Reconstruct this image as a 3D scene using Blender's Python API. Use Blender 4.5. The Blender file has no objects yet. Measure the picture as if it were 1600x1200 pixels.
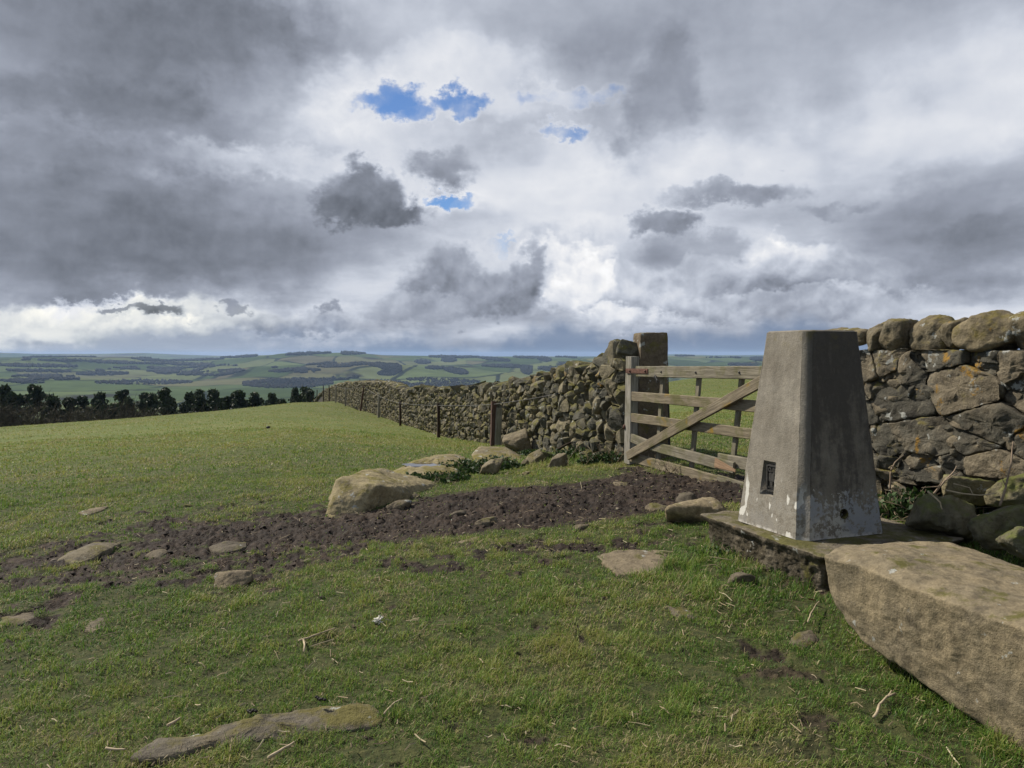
import bpy, bmesh, math, os
import numpy as np
from mathutils import Vector, Matrix

scene = bpy.context.scene
C = scene.collection
R = np.random.RandomState
EYE = 1.35                       # camera height over the ground beneath it
FPX = 1200.0                     # focal length in photo pixels
PITCH = math.atan2(47.0, FPX)    # camera looks slightly down

# ------------------------------------------------------------------ camera
cam = bpy.data.cameras.new('camera')
cam.lens = 27.0; cam.sensor_width = 36.0
cam.clip_start = 0.05; cam.clip_end = 40000
camo = bpy.data.objects.new('camera', cam); C.objects.link(camo)
camo.location = (0, 0, EYE)
camo.rotation_euler = (math.pi/2 - PITCH, 0, 0)
scene.camera = camo
scene.view_settings.view_transform = 'Standard'
scene.view_settings.look = 'None'
scene.view_settings.exposure = 0.4
scene.view_settings.gamma = 1.0
scene.view_settings.use_curve_mapping = False

# ------------------------------------------------------------------ sun
SUN_EL = math.radians(43)
SUN_AZ = math.radians(-62)       # clockwise from straight ahead: ahead and to the left
sd = Vector((math.sin(SUN_AZ)*math.cos(SUN_EL), math.cos(SUN_AZ)*math.cos(SUN_EL), math.sin(SUN_EL)))
sl = bpy.data.lights.new('sun', 'SUN'); sl.energy = 4.6; sl.angle = math.radians(1.2); sl.color = (1.0, 0.93, 0.82)
so = bpy.data.objects.new('sun', sl); C.objects.link(so)
so.rotation_euler = sd.to_track_quat('Z', 'Y').to_euler()
so.location = (-30, 20, 40)

# ------------------------------------------------------------------ node helper
class NT:
    def __init__(s, tree): s.t = tree; s.n = tree.nodes; s.l = tree.links
    def node(s, typ, **kw):
        n = s.n.new(typ)
        for k, v in kw.items(): setattr(n, k, v)
        return n
    def put(s, sock, v):
        if v is None: return
        if isinstance(v, bpy.types.NodeSocket): s.l.new(v, sock)
        else:
            if sock.type == 'RGBA' and len(v) == 3: v = (*v, 1)
            sock.default_value = v
    def m(s, op, a, b=None, c=None, clamp=False):
        n = s.node('ShaderNodeMath', operation=op, use_clamp=clamp)
        s.put(n.inputs[0], a); s.put(n.inputs[1], b); s.put(n.inputs[2], c)
        return n.outputs[0]
    def vm(s, op, a, b=None, scale=None):
        n = s.node('ShaderNodeVectorMath', operation=op)
        s.put(n.inputs[0], a); s.put(n.inputs[1], b)
        if scale is not None: s.put(n.inputs['Scale'], scale)
        return n.outputs['Value'] if op in ('LENGTH', 'DOT_PRODUCT', 'DISTANCE') else n.outputs[0]
    def comb(s, x=0.0, y=0.0, z=0.0):
        n = s.node('ShaderNodeCombineXYZ')
        for i, v in enumerate((x, y, z)): s.put(n.inputs[i], v)
        return n.outputs[0]
    def sep(s, v):
        n = s.node('ShaderNodeSeparateXYZ'); s.put(n.inputs[0], v); return n.outputs
    def noise(s, vec, scale=1.0, detail=4.0, rough=0.5, dist=0.0, color=False):
        n = s.node('ShaderNodeTexNoise'); n.noise_dimensions = '3D'
        s.put(n.inputs['Vector'], vec); s.put(n.inputs['Scale'], scale); s.put(n.inputs['Detail'], detail)
        s.put(n.inputs['Roughness'], rough); s.put(n.inputs['Distortion'], dist)
        return n.outputs['Color'] if color else n.outputs['Fac']
    def voro(s, vec, scale=1.0, feature='F1', rand=1.0, out='Distance'):
        n = s.node('ShaderNodeTexVoronoi', feature=feature)
        s.put(n.inputs['Vector'], vec); s.put(n.inputs['Scale'], scale); s.put(n.inputs['Randomness'], rand)
        return n.outputs[out]
    def ss(s, v, a, b, lo=0.0, hi=1.0):            # smoothstep a..b -> lo..hi
        n = s.node('ShaderNodeMapRange', interpolation_type='SMOOTHSTEP')
        s.put(n.inputs[0], v); s.put(n.inputs[1], a); s.put(n.inputs[2], b); s.put(n.inputs[3], lo); s.put(n.inputs[4], hi)
        return n.outputs[0]
    def lin(s, v, a, b, lo=0.0, hi=1.0):
        n = s.node('ShaderNodeMapRange'); n.clamp = True
        s.put(n.inputs[0], v); s.put(n.inputs[1], a); s.put(n.inputs[2], b); s.put(n.inputs[3], lo); s.put(n.inputs[4], hi)
        return n.outputs[0]
    def mix(s, f, a, b, blend='MIX'):
        n = s.node('ShaderNodeMix', data_type='RGBA', blend_type=blend)
        s.put(n.inputs[0], f); s.put(n.inputs[6], a); s.put(n.inputs[7], b)
        return n.outputs[2]
    def ramp(s, f, stops):
        n = s.node('ShaderNodeValToRGB'); r = n.color_ramp
        while len(r.elements) < len(stops): r.elements.new(0.5)
        for e, (p, c) in zip(r.elements, stops): e.position = p; e.color = (*c, 1)
        s.put(n.inputs[0], f); return n.outputs[0]
    def attr(s, name, out='Fac'):
        n = s.node('ShaderNodeAttribute'); n.attribute_name = name; return n.outputs[out]
    def bump(s, h, strength=0.5, dist=0.02, normal=None):
        n = s.node('ShaderNodeBump'); s.put(n.inputs['Height'], h); s.put(n.inputs['Strength'], strength)
        s.put(n.inputs['Distance'], dist); s.put(n.inputs['Normal'], normal); return n.outputs[0]

def px_dir(x, y):
    """World direction of a photo pixel (1600x1200)."""
    sp, cp = math.sin(PITCH), math.cos(PITCH)
    r, u = (x - 800.0), (600.0 - y)
    d = np.array([r, FPX*cp + u*sp, -FPX*sp + u*cp], float)
    return d/np.linalg.norm(d)

def px_ae(x, y):
    d = px_dir(x, y); return math.atan2(d[0], d[1]), math.asin(d[2])

# ------------------------------------------------------------------ world: broken cloud over a clear sky
world = bpy.data.worlds.new('World'); scene.world = world
world.use_nodes = True
wt = NT(world.node_tree)
for n in list(wt.n): wt.n.remove(n)
def build_sky():
    w = wt
    dirv = w.node('ShaderNodeTexCoord').outputs['Generated']
    dx, dy, dz = w.sep(dirv)
    az = w.m('ARCTAN2', dx, dy); el = w.m('ARCSINE', dz)
    zc = w.m('ADD', w.m('MAXIMUM', dz, 0.0), 0.16)
    P = w.comb(w.m('DIVIDE', dx, zc), w.m('DIVIDE', dy, zc), 0.0)         # a cloud deck seen in perspective
    AE = w.comb(az, el, 0.0)
    # turbulence that frays the edges
    wn = w.noise(w.vm('MULTIPLY', AE, (1.0, 1.35, 1.0)), 5.0, 5.0, 0.62, color=True)
    off = w.vm('SCALE', w.vm('SUBTRACT', wn, (0.5, 0.5, 0.5)), scale=0.13)
    e1 = w.noise(w.vm('ADD', AE, w.vm('SCALE', off, scale=0.3)), 12.0, 6.0, 0.58)
    e2 = w.noise(w.vm('ADD', AE, w.vm('ADD', w.vm('SCALE', off, scale=0.3), (0.007, -0.014, 0.0))), 12.0, 6.0, 0.58)
    emb = w.m('SUBTRACT', e1, e2)
    h1 = w.noise(w.vm('ADD', AE, w.vm('SCALE', off, scale=0.4)), 30.0, 4.0, 0.48)
    h2 = w.noise(w.vm('ADD', AE, w.vm('ADD', w.vm('SCALE', off, scale=0.4), (0.004, -0.010, 0.0))), 30.0, 4.0, 0.48)
    heap = w.m('SUBTRACT', h1, h2)
    fr = w.m('MULTIPLY', w.m('SUBTRACT', e1, 0.5), 0.085)
    W = w.vm('ADD', w.vm('ADD', AE, off), w.comb(fr, fr, 0.0))
    wx, wy, _ = w.sep(W)
    fn = w.noise(w.vm('MULTIPLY', AE, (1.0, 1.3, 1.0)), 19.0, 6.0, 0.66, color=True)
    fine = w.vm('SCALE', w.vm('SUBTRACT', fn, (0.5, 0.5, 0.5)), scale=0.085)
    W = w.vm('ADD', W, w.vm('SCALE', fine, scale=0.45))
    Ws = w.vm('ADD', w.vm('ADD', AE, w.vm('SCALE', off, scale=0.22)), fine)
    def vma(v, sc, o):
        n = w.node('ShaderNodeVectorMath', operation='MULTIPLY_ADD')
        w.put(n.inputs[0], v); n.inputs[1].default_value = sc; n.inputs[2].default_value = o
        return n.outputs[0]
    def blob(x, y, rx, ry, soft=0.5, tilt=0.0):
        a0, e0 = px_ae(x, y)
        v = W if min(rx, ry) > 24 else Ws
        if tilt:
            n = w.node('ShaderNodeVectorRotate', rotation_type='Z_AXIS')
            w.put(n.inputs['Vector'], v); n.inputs['Center'].default_value = (a0, e0, 0); n.inputs['Angle'].default_value = -tilt
            v = n.outputs[0]
        q = vma(v, (FPX/rx, FPX/ry, 0), (-a0*FPX/rx, -e0*FPX/ry, 0))
        return w.ss(w.vm('DOT_PRODUCT', q, q), (1.0+soft)**2, max(1.0-soft, 0.0)**2)
    # one density field: thin cloud lets the blue through, edges glow white, deep cloud is grey underneath
    n1 = w.noise(P, 0.8, 6.0, 0.52, 0.0)
    dn = w.m('MULTIPLY_ADD', w.m('SUBTRACT', n1, 0.5), 1.75, 0.17)
    Lb = dn
    dn = w.m('MULTIPLY_ADD', w.m('SUBTRACT', e1, 0.5), 0.50, dn)
    for (x, y, rx, ry, amp, soft, tilt) in SKY_BLOBS:
        dn = w.m('MULTIPLY_ADD', blob(x, y, rx, ry, soft, tilt), amp*(-2.0 if amp < 0 else -1.6), dn)
    hs = None
    for (x, y, rx, ry, amp) in HOLES:
        q = w.m('MULTIPLY', blob(x, y, rx, ry, 0.7), amp)
        hs = q if hs is None else w.m('MAXIMUM', hs, q)
    dn = w.m('MULTIPLY_ADD', hs, -0.16, dn)
    hd = w.m('MULTIPLY_ADD', w.m('SUBTRACT', e1, 0.5), 1.5, hs)
    def bright(d):
        return w.ramp(w.lin(d, -0.8, 1.2, 0.0, 1.0), [((v+0.8)/2.0, (L_, L_, L_)) for v, L_ in ((-0.6, .56), (-0.25, .70), (-0.02, .60), (0.18, .43), (0.40, .31), (0.65, .22), (0.95, .16), (1.2, .135))])
    L = w.m('MULTIPLY_ADD', emb, 0.27, w.sep(bright(dn))[0])
    # heaped cumulus: lit heads over grey bodies
    for (x, y, rx, ry, val, soft, k) in CUMULUS:
        b = blob(x, y, rx, ry, soft)
        a0, e0 = px_ae(x, y)
        t = w.lin(wy, e0 - ry/FPX, e0 + ry/FPX, val-k, val+k)
        v = w.m('MULTIPLY_ADD', heap, 0.55 if val > 0.4 else (0.40 if k > 0.05 else 0.22), t)
        n = w.node('ShaderNodeMix', data_type='FLOAT')
        w.put(n.inputs[0], b); w.put(n.inputs[2], L); w.put(n.inputs[3], v); L = n.outputs[0]
    def shade(L):
        L = w.m('MINIMUM', w.m('MAXIMUM', L, 0.10), 0.86)
        tint = w.ramp(L, [(0.08, (0.86, 0.955, 1.15)), (0.30, (0.88, 0.96, 1.15)), (0.55, (0.92, 0.98, 1.11)), (0.8, (1, 1, 1.01))])
        return w.vm('SCALE', tint, scale=L)
    cloud = shade(L)
    # rain-blue air low over the horizon, warmer glow low on the left
    hb = w.m('MULTIPLY', w.ss(wy, 0.046, 0.006), w.ss(az, -0.62, -0.10))
    cloud = w.mix(w.m('MULTIPLY', hb, 0.88), cloud, (0.145, 0.200, 0.305))
    hl = w.m('MULTIPLY', w.ss(wy, 0.035, 0.0), w.ss(az, -0.22, -0.5))
    cloud = w.mix(w.m('MULTIPLY', hl, 0.8), cloud, (0.31, 0.355, 0.43))
    wl = blob(150, 495, 190, 26, 0.6)
    cloud = w.mix(w.m('MULTIPLY', wl, 0.6), cloud, w.vm('MULTIPLY', cloud, (1.22, 1.18, 1.0)))
    hole = w.m('MULTIPLY', w.ss(hd, 0.42, 1.12), 0.93)
    sky = w.node('ShaderNodeTexSky', sky_type='NISHITA', sun_disc=False)
    sky.sun_elevation = SUN_EL; sky.sun_rotation = SUN_AZ; sky.altitude = 250; sky.air_density = 1.0; sky.dust_density = 0.3; sky.ozone_density = 2.5
    col = w.mix(w.m('MINIMUM', hole, 1.0), w.vm('SCALE', cloud, scale=8.7), w.vm('MULTIPLY', sky.outputs[0], (0.36, 0.56, 0.80)))
    def bg(c):
        b = w.node('ShaderNodeBackground'); w.put(b.inputs['Color'], c); b.inputs['Strength'].default_value = 0.1
        return b.outputs[0]
    # round the back of the photographer: the same deck, some clear sky showing through; below the horizon: dull air
    back = w.mix(w.ss(n1, 0.52, 0.40), w.vm('SCALE', shade(w.sep(bright(Lb))[0]), scale=8.7), sky.outputs[0])
    front = w.m('MULTIPLY', w.m('LESS_THAN', w.m('ABSOLUTE', az), 0.85), w.m('LESS_THAN', el, 0.70))
    m1 = w.node('ShaderNodeMixShader'); w.put(m1.inputs[0], front); w.l.new(bg(back), m1.inputs[1]); w.l.new(bg(col), m1.inputs[2])
    m2 = w.node('ShaderNodeMixShader'); w.put(m2.inputs[0], w.m('GREATER_THAN', el, -0.03)); w.l.new(bg((2.6, 3.0, 3.6)), m2.inputs[1]); w.l.new(m1.outputs[0], m2.inputs[2])
    out = w.node('ShaderNodeOutputWorld'); w.l.new(m2.outputs[0], out.inputs['Surface'])
    world.cycles.sampling_method = 'MANUAL'; world.cycles.sample_map_resolution = 256
SKY_BLOBS = [
    # x, y, rx, ry, brightness added, softness, tilt
    (150, 40, 300, 90, -0.16, 0.7, 0.0), (330, 90, 150, 90, -0.13, 0.5, 0.2), (90, 190, 300, 55, -0.17, 0.6, 0.0),
    (420, 60, 60, 60, -0.06, 0.5, 0.0), (240, 130, 260, 120, -0.06, 0.6, 0),
    (150, 340, 360, 70, -0.20, 0.6, 0.0), (330, 385, 150, 40, -0.08, 0.6, 0.0), (80, 430, 300, 30, -0.04, 0.8, 0),
    (250, 242, 260, 18, 0.10, 0.8, 0.0), (620, 215, 270, 80, 0.17, 0.7, 0.0), (460, 150, 110, 45, 0.14, 0.8, 0.0), (620, 380, 260, 50, 0.06, 0.8, 0.0),
    (330, 262, 60, 22, 0.10, 0.8, 0), (560, 90, 180, 60, 0.05, 0.8, 0.0),
    (790, 255, 70, 45, -0.09, 0.7, 0.0), (1030, 165, 40, 100, -0.14, 0.6, -0.35),
    
    (1080, 398, 65, 22, -0.10, 0.6, 0), (1570, 300, 120, 55, -0.13, 0.6, 0.35), (1540, 395, 110, 28, -0.09, 0.6, 0.15), (1430, 200, 200, 60, 0.06, .8, 0),
    (1300, 90, 420, 110, -0.04, 0.8, 0.0), (1250, 250, 260, 40, 0.05, 0.8, 0.0), (1500, 470, 200, 30, 0.06, 0.8, 0.0),
    (820, 40, 240, 70, 0.02, 0.8, 0.0), (930, 290, 160, 55, 0.13, 0.8, 0), (900, 390, 90, 40, 0.12, .8, 0), (760, 120, 200, 30, 0.08, .8, 0),
    (140, 490, 170, 25, 0.20, 0.6, 0.0), (430, 500, 150, 24, 0.08, 0.7, 0.0),
]
CUMULUS = [
    # x, y, rx, ry, value, softness, head-to-foot contrast (painter's order)
    (870, 430, 100, 60, 0.50, 0.5, 0.12), (865, 392, 42, 16, 0.74, 0.4, 0.06), (925, 402, 26, 20, 0.72, 0.35, 0.08), (1000, 450, 90, 30, 0.46, 0.5, 0.12), (840, 470, 50, 26, 0.48, 0.4, 0.12),
    (905, 440, 42, 26, 0.76, 0.3, 0.10), (875, 470, 30, 20, 0.66, 0.35, 0.12), (1030, 472, 80, 24, 0.42, 0.35, 0.16), (1085, 488, 90, 18, 0.40, 0.4, 0.14), (955, 492, 55, 18, 0.62, 0.35, 0.12), (1010, 500, 60, 12, 0.56, 0.4, 0.10),
    (1180, 440, 70, 26, 0.42, 0.4, 0.14), (1255, 420, 60, 34, 0.40, 0.35, 0.16), (1215, 405, 52, 30, 0.62, 0.32, 0.20), (1330, 432, 56, 32, 0.37, 0.45, 0.08), (1150, 476, 130, 20, 0.42, 0.4, 0.12), (1290, 470, 120, 20, 0.44, 0.45, 0.12),
    (700, 445, 56, 42, 0.29, 0.28, 0.09), (715, 425, 30, 22, 0.33, 0.3, 0.09), (775, 458, 62, 32, 0.28, 0.3, 0.10), (822, 430, 28, 32, 0.31, 0.28, 0.12), (660, 480, 60, 22, 0.34, 0.5, 0.08),
    (515, 488, 12, 14, 0.29, 0.35, 0.05), (440, 505, 60, 16, 0.46, 0.45, 0.12), (520, 500, 50, 14, 0.44, 0.5, 0.10), (90, 490, 60, 18, 0.62, 0.5, 0.12), (210, 482, 60, 14, 0.60, 0.5, 0.12), (250, 512, 60, 10, 0.62, 0.5, 0.1),
    (560, 312, 56, 30, 0.205, 0.45, 0.05), (608, 334, 50, 17, 0.175, 0.5, 0.03), (535, 322, 40, 20, 0.20, 0.45, 0.04), (562, 280, 26, 24, 0.235, 0.42, 0.05), (590, 306, 34, 22, .21, .45, .04),
    (690, 262, 44, 24, 0.30, 0.5, 0.05), (1040, 350, 46, 20, 0.28, 0.45, 0.05), (1150, 302, 80, 15, 0.32, 0.6, 0.04), (1310, 326, 46, 9, 0.34, 0.5, 0.04), (245, 486, 30, 8, 0.20, 0.4, 0.03), (183, 482, 22, 6, 0.26, 0.4, 0.03), (375, 493, 16, 6, 0.28, 0.4, 0.03),
]
HOLES = [
    (598, 156, 50, 22, 1.0), (650, 180, 36, 13, 0.8), (715, 166, 38, 16, 1.0), (890, 150, 75, 14, 0.7), (800, 165, 60, 14, 0.35),
    (878, 208, 36, 10, 0.85), (705, 311, 34, 11, 1.0), (780, 381, 32, 5, 0.6), (520, 180, 40, 12, 0.45), (1150, 195, 60, 14, 0.18), (1590, 110, 60, 60, 0.25),
]
build_sky()

# ------------------------------------------------------------------ numpy helpers
_perm = R(7).permutation(256).astype(np.int64); _perm = np.concatenate([_perm, _perm, _perm])
_g = R(8).normal(size=(256, 3)); _g /= np.linalg.norm(_g, axis=1)[:, None]
def perlin(p):
    p = np.asarray(p, float); i = np.floor(p).astype(np.int64); f = p - i; u = f*f*f*(f*(f*6-15)+10); i &= 255
    out = None
    res = []
    for cx in (0, 1):
        for cy in (0, 1):
            for cz in (0, 1):
                h = _perm[_perm[_perm[(i[:, 0]+cx) & 255]+((i[:, 1]+cy) & 255)]+((i[:, 2]+cz) & 255)]
                g = _g[h]
                res.append(g[:, 0]*(f[:, 0]-cx)+g[:, 1]*(f[:, 1]-cy)+g[:, 2]*(f[:, 2]-cz))
    l = lambda a, b, t: a+(b-a)*t
    x00 = l(res[0], res[4], u[:, 0]); x01 = l(res[1], res[5], u[:, 0]); x10 = l(res[2], res[6], u[:, 0]); x11 = l(res[3], res[7], u[:, 0])
    return l(l(x00, x10, u[:, 1]), l(x01, x11, u[:, 1]), u[:, 2])*1.6
def fbm(p, octs=4, rough=0.5, lac=2.03):
    p = np.asarray(p, float); o = 0; a = 1; t = 0
    for k in range(octs):
        o = o + a*perlin(p + 17.7*k); t += a; a *= rough; p = p*lac
    return o/t
def fbm2(x, y, sc, octs=4, rough=0.5, z=0.0):
    return fbm(np.stack([np.ravel(x)*sc, np.ravel(y)*sc, np.full(np.size(x), z)], 1), octs, rough).reshape(np.shape(x))
def sstep(x, a, b):
    t = np.clip((x-a)/(b-a), 0, 1); return t*t*(3-2*t)

def mk_mesh(name, V, faces, smooth=True, attrs=None):
    """faces: list of (n,3)/(n,4) index arrays."""
    V = np.asarray(V, np.float32).reshape(-1, 3)
    me = bpy.data.meshes.new(name)
    me.vertices.add(len(V)); me.vertices.foreach_set('co', V.ravel())
    faces = [np.asarray(f, np.int32) for f in faces if len(f)]
    loops = np.concatenate([f.ravel() for f in faces]); tot = np.concatenate([np.full(len(f), f.shape[1], np.int32) for f in faces])
    me.loops.add(len(loops)); me.loops.foreach_set('vertex_index', loops)
    me.polygons.add(len(tot)); me.polygons.foreach_set('loop_start', (np.cumsum(tot)-tot).astype(np.int32)); me.polygons.foreach_set('loop_total', tot)
    me.polygons.foreach_set('use_smooth', np.full(len(tot), smooth, bool))
    for k, v in (attrs or {}).items():
        v = np.asarray(v, np.float32)
        if v.ndim == 2: me.attributes.new(k, 'FLOAT_VECTOR', 'POINT').data.foreach_set('vector', v.ravel())
        else: me.attributes.new(k, 'FLOAT', 'POINT').data.foreach_set('value', v)
    me.update(calc_edges=True)
    return me

class Acc:
    """collects pieces of one object's mesh"""
    def __init__(s): s.V = []; s.Q = []; s.T = []; s.A = {}; s.n = 0
    def add(s, V, Q=None, T=None, **attrs):
        V = np.asarray(V, float).reshape(-1, 3)
        if Q is not None and len(Q): s.Q.append(np.asarray(Q)+s.n)
        if T is not None and len(T): s.T.append(np.asarray(T)+s.n)
        for k, v in attrs.items():
            v = np.asarray(v, float)
            if v.ndim == 0: v = np.full(len(V), float(v))
            s.A.setdefault(k, []).append(v)
        s.V.append(V); s.n += len(V); return s
    def mesh(s, name, smooth=True):
        f = []
        if s.Q: f.append(np.concatenate(s.Q))
        if s.T: f.append(np.concatenate(s.T))
        return mk_mesh(name, np.concatenate(s.V), f, smooth, {k: np.concatenate(v) for k, v in s.A.items()})

def link(name, mesh, mat=None, parent=None, label=None, cat=None, group=None, kind=None, loc=None):
    o = bpy.data.objects.new(name, mesh); C.objects.link(o)
    if mat is not None and mesh is not None and not mesh.materials: mesh.materials.append(mat)
    if parent is not None: o.parent = parent
    if loc is not None: o.location = loc
    if label: o['label'] = label
    if cat: o['category'] = cat
    if group: o['group'] = group
    if kind: o['kind'] = kind
    return o
def thing(name, label, cat, loc=(0, 0, 0), group=None):
    return link(name, None, label=label, cat=cat, group=group, loc=loc)

# ------------------------------------------------------------------ lie of the land (drop below the eye)
def _ctrl():
    pts = [(0, 0, 1.35), (1.3, 3.6, 1.28), (1.5, 3.8, 1.27), (1.08, 4.35, 1.27), (2.3, 4.5, 1.15), (3.5, 4, 1.08), (1.3, 8.7, 1.24), (2.2, 6.6, 1.2), (0.3, 6.0, 1.28), (-0.6, 3.0, 1.34), (-2.2, 3.2, 1.37), (1.7, 2.35, 1.32), (1.15, 2.6, 1.32), (2.4, 2.4, 1.25),
           (0, -10, 1.3), (10, -5, 1.0), (-10, -8, 1.6), (40, -30, 1.2), (-40, -20, 5), (0, -70, 2.5), (8, 2, 1.0), (-7, 1, 1.55)]
    # at the foot of the far wall
    for px, y in ((930, 715), (850, 703), (800, 697), (735, 689), (690, 681), (650, 669), (620, 660), (590, 649), (560, 641), (540, 633), (520, 627)):
        d = px_dir(px, y); D = 4.2/((px-800)/FPX + 0.308); pts.append((D*d[0]/d[1], D, -D*d[2]/d[1]))
    # the convex flank of the hill: along each ray drop = a + b D^2, tangent to the skyline
    for px, y in ((-350, 690), (-150, 677), (0, 668), (100, 661), (200, 654), (300, 646), (400, 637), (470, 629)):
        d = px_dir(px, y); s = -d[2]/d[1]; a = 1.36; b = (s/2)**2/a; Dc = math.sqrt(a/b); k = d[0]/d[1]
        for D in (5, 9, 15, Dc*0.75, Dc, Dc*1.35, Dc*1.9, Dc*3): pts.append((k*D, D, a+b*D*D))
    for px, b in ((800, .0009), (950, .0005), (1120, .00017), (1300, .00012), (1600, .0001), (2000, .0001)):
        k = (px-800)/FPX; a = 1.2
        for D in (14, 22, 40, 80, 140):
            if px >= 1100 or D > 22: pts.append((k*D, D, a+b*D*D))
    return np.array(pts, float)
_cp = _ctrl()
def _warp(X, Y):
    r = np.hypot(X, Y); k = np.where(r > 1e-6, np.log1p(r/4.0)/np.maximum(r, 1e-6), 0.25); return np.stack([X*k, Y*k], 1)
def _tps(r2): return np.where(r2 > 1e-12, r2*np.log(np.maximum(r2, 1e-12)), 0)
_cq = _warp(_cp[:, 0], _cp[:, 1])
def _fit():
    n = len(_cq); d2 = ((_cq[:, None]-_cq[None])**2).sum(-1)
    A = np.zeros((n+3, n+3)); A[:n, :n] = _tps(d2) + np.eye(n)*3e-3
    Pm = np.concatenate([np.ones((n, 1)), _cq], 1); A[:n, n:] = Pm; A[n:, :n] = Pm.T
    return np.linalg.solve(A, np.concatenate([np.log(_cp[:, 2]), np.zeros(3)]))
_cw = _fit()
def gz(X, Y):
    """smooth ground height"""
    X = np.atleast_1d(np.asarray(X, float)); Y = np.atleast_1d(np.asarray(Y, float)); sh = X.shape; X = X.ravel(); Y = Y.ravel()
    out = np.empty(len(X))
    for i in range(0, len(X), 60000):
        q = _warp(X[i:i+60000], Y[i:i+60000]); n = len(_cq)
        d2 = ((q[:, None]-_cq[None])**2).sum(-1)
        out[i:i+60000] = _tps(d2) @ _cw[:n] + _cw[n] + q @ _cw[n+1:]
    return (EYE - np.exp(np.clip(out, -1, 5))).reshape(sh)
def px_ground(x, y, tmax=140.0):
    """where the ray of a photo pixel meets the smooth ground"""
    d = px_dir(x, y); ts = np.concatenate([np.linspace(1.2, 12, 300), np.geomspace(12.05, tmax, 500)])
    z = EYE + d[2]*ts; g = gz(d[0]*ts, d[1]*ts); k = np.nonzero(z <= g)[0]
    if len(k) == 0: t = ts[-1]
    else:
        k = k[0]
        if k == 0: t = ts[0]
        else:
            a = z[k-1]-g[k-1]; b = z[k]-g[k]; t = ts[k-1]+(ts[k]-ts[k-1])*a/(a-b)
    return np.array([d[0]*t, d[1]*t, float(gz(d[0]*t, d[1]*t)[0])])

# ------------------------------------------------------------------ mud, bare soil, moss: where they lie on the ground
def poly_ground(pts): return np.array([px_ground(*p)[:2] for p in pts])
def poly_sd(X, Y, poly):
    """signed distance, positive inside"""
    x = X.ravel(); y = Y.ravel(); inside = np.zeros(len(x), bool); dm = np.full(len(x), 1e9); n = len(poly)
    for i in range(n):
        x0, y0 = poly[i]; x1, y1 = poly[(i+1) % n]
        c = ((y0 > y) != (y1 > y)) & (x < (x1-x0)*(y-y0)/((y1-y0) if y1 != y0 else 1e-9)+x0); inside ^= c
        dx, dy = x1-x0, y1-y0; t = np.clip(((x-x0)*dx+(y-y0)*dy)/(dx*dx+dy*dy+1e-12), 0, 1)
        dm = np.minimum(dm, np.hypot(x-x0-t*dx, y-y0-t*dy))
    return np.where(inside, dm, -dm).reshape(X.shape)
MUD = [poly_ground([(985, 729), (1040, 733), (1110, 738), (1180, 745), (1200, 790), (1090, 792), (1040, 798), (960, 812), (900, 815), (830, 822), (740, 838), (640, 846), (560, 852), (480, 860), (400, 862), (330, 870),
                    (250, 880), (180, 885), (150, 875), (200, 858), (260, 842), (340, 825), (420, 812), (500, 802), (600, 786), (680, 768), (760, 760), (850, 757), (920, 745)])]
SPARSE = [poly_ground([(-120, 960), (-60, 890), (60, 850), (180, 820), (300, 800), (420, 790), (520, 785), (640, 840), (760, 850), (900, 825), (1040, 815), (1080, 850), (960, 868), (800, 880), (620, 885), (480, 895), (330, 915), (150, 940), (0, 985)])]
PATCHES = [(1195, 1020, 55, 22, .9), (1230, 1060, 60, 20, .8), (1150, 1010, 40, 16, .6), (820, 1150, 46, 18, .9), (1140, 1148, 34, 14, .8), (1290, 1120, 50, 22, .8), (620, 945, 36, 12, .9), (610, 1130, 60, 10, .7),
           (330, 1050, 50, 12, .6), (300, 1040, 30, 9, .5), (720, 1000, 50, 10, .5), (360, 980, 40, 9, .5), (1340, 1010, 40, 20, .8), (1420, 1100, 60, 30, .8), (1490, 1150, 50, 22, .7), (1250, 1170, 90, 22, .6), (700, 1135, 50, 12, .6),
           (560, 930, 60, 10, .5), (1050, 830, 60, 12, .6), (960, 880, 50, 10, .7), (40, 975, 90, 14, .8), (150, 965, 60, 16, .6), (1130, 880, 60, 20, .4), (950, 760, 60, 8, .8), (280, 850, 80, 18, .7), (80, 855, 70, 10, .6),
           (430, 672, 40, 3, .4), (520, 660, 30, 4, .5), (1330, 960, 40, 20, .5), (500, 1112, 60, 8, .9)]
PATCHG = []
for (x, y, rx, ry, a) in PATCHES:
    c = px_ground(x, y); e = px_ground(x+rx, y); f = px_ground(x, y-ry); PATCHG.append((c[0], c[1], abs(e[0]-c[0]), abs(f[1]-c[1]), a))
def mud_at(X, Y):
    """0..1 bare-mud amount"""
    n = fbm2(X, Y, 1.6, 5, 0.62, 3.0); nn = fbm2(X, Y, 7.0, 3, 0.6, 9.0)
    m = np.zeros_like(X)
    far = np.hypot(X, Y)
    for p in MUD: m = np.maximum(m, sstep(poly_sd(X, Y, p) + 0.46*n + 0.24*nn, -0.16, 0.30))
    for p in SPARSE: m = np.maximum(m, 0.95*sstep(poly_sd(X, Y, p)*0.5 + 0.65*n + 0.7*nn, -0.06, 0.34))
    for (cx, cy, rx, ry, a) in PATCHG:
        q = 1 - np.hypot((X-cx)/rx, (Y-cy)/ry); m = np.maximum(m, .72*a*sstep(q*.7 + 1.5*n + 1.3*nn, 0.15, 0.75))
    m = np.maximum(m, 0.8*sstep(0.8*fbm2(X, Y, 1.1, 4, 0.65, 21.0) + 0.8*nn, 0.26, 0.58)*sstep(far, 12, 6))
    return np.clip(m, 0, 1)
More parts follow.
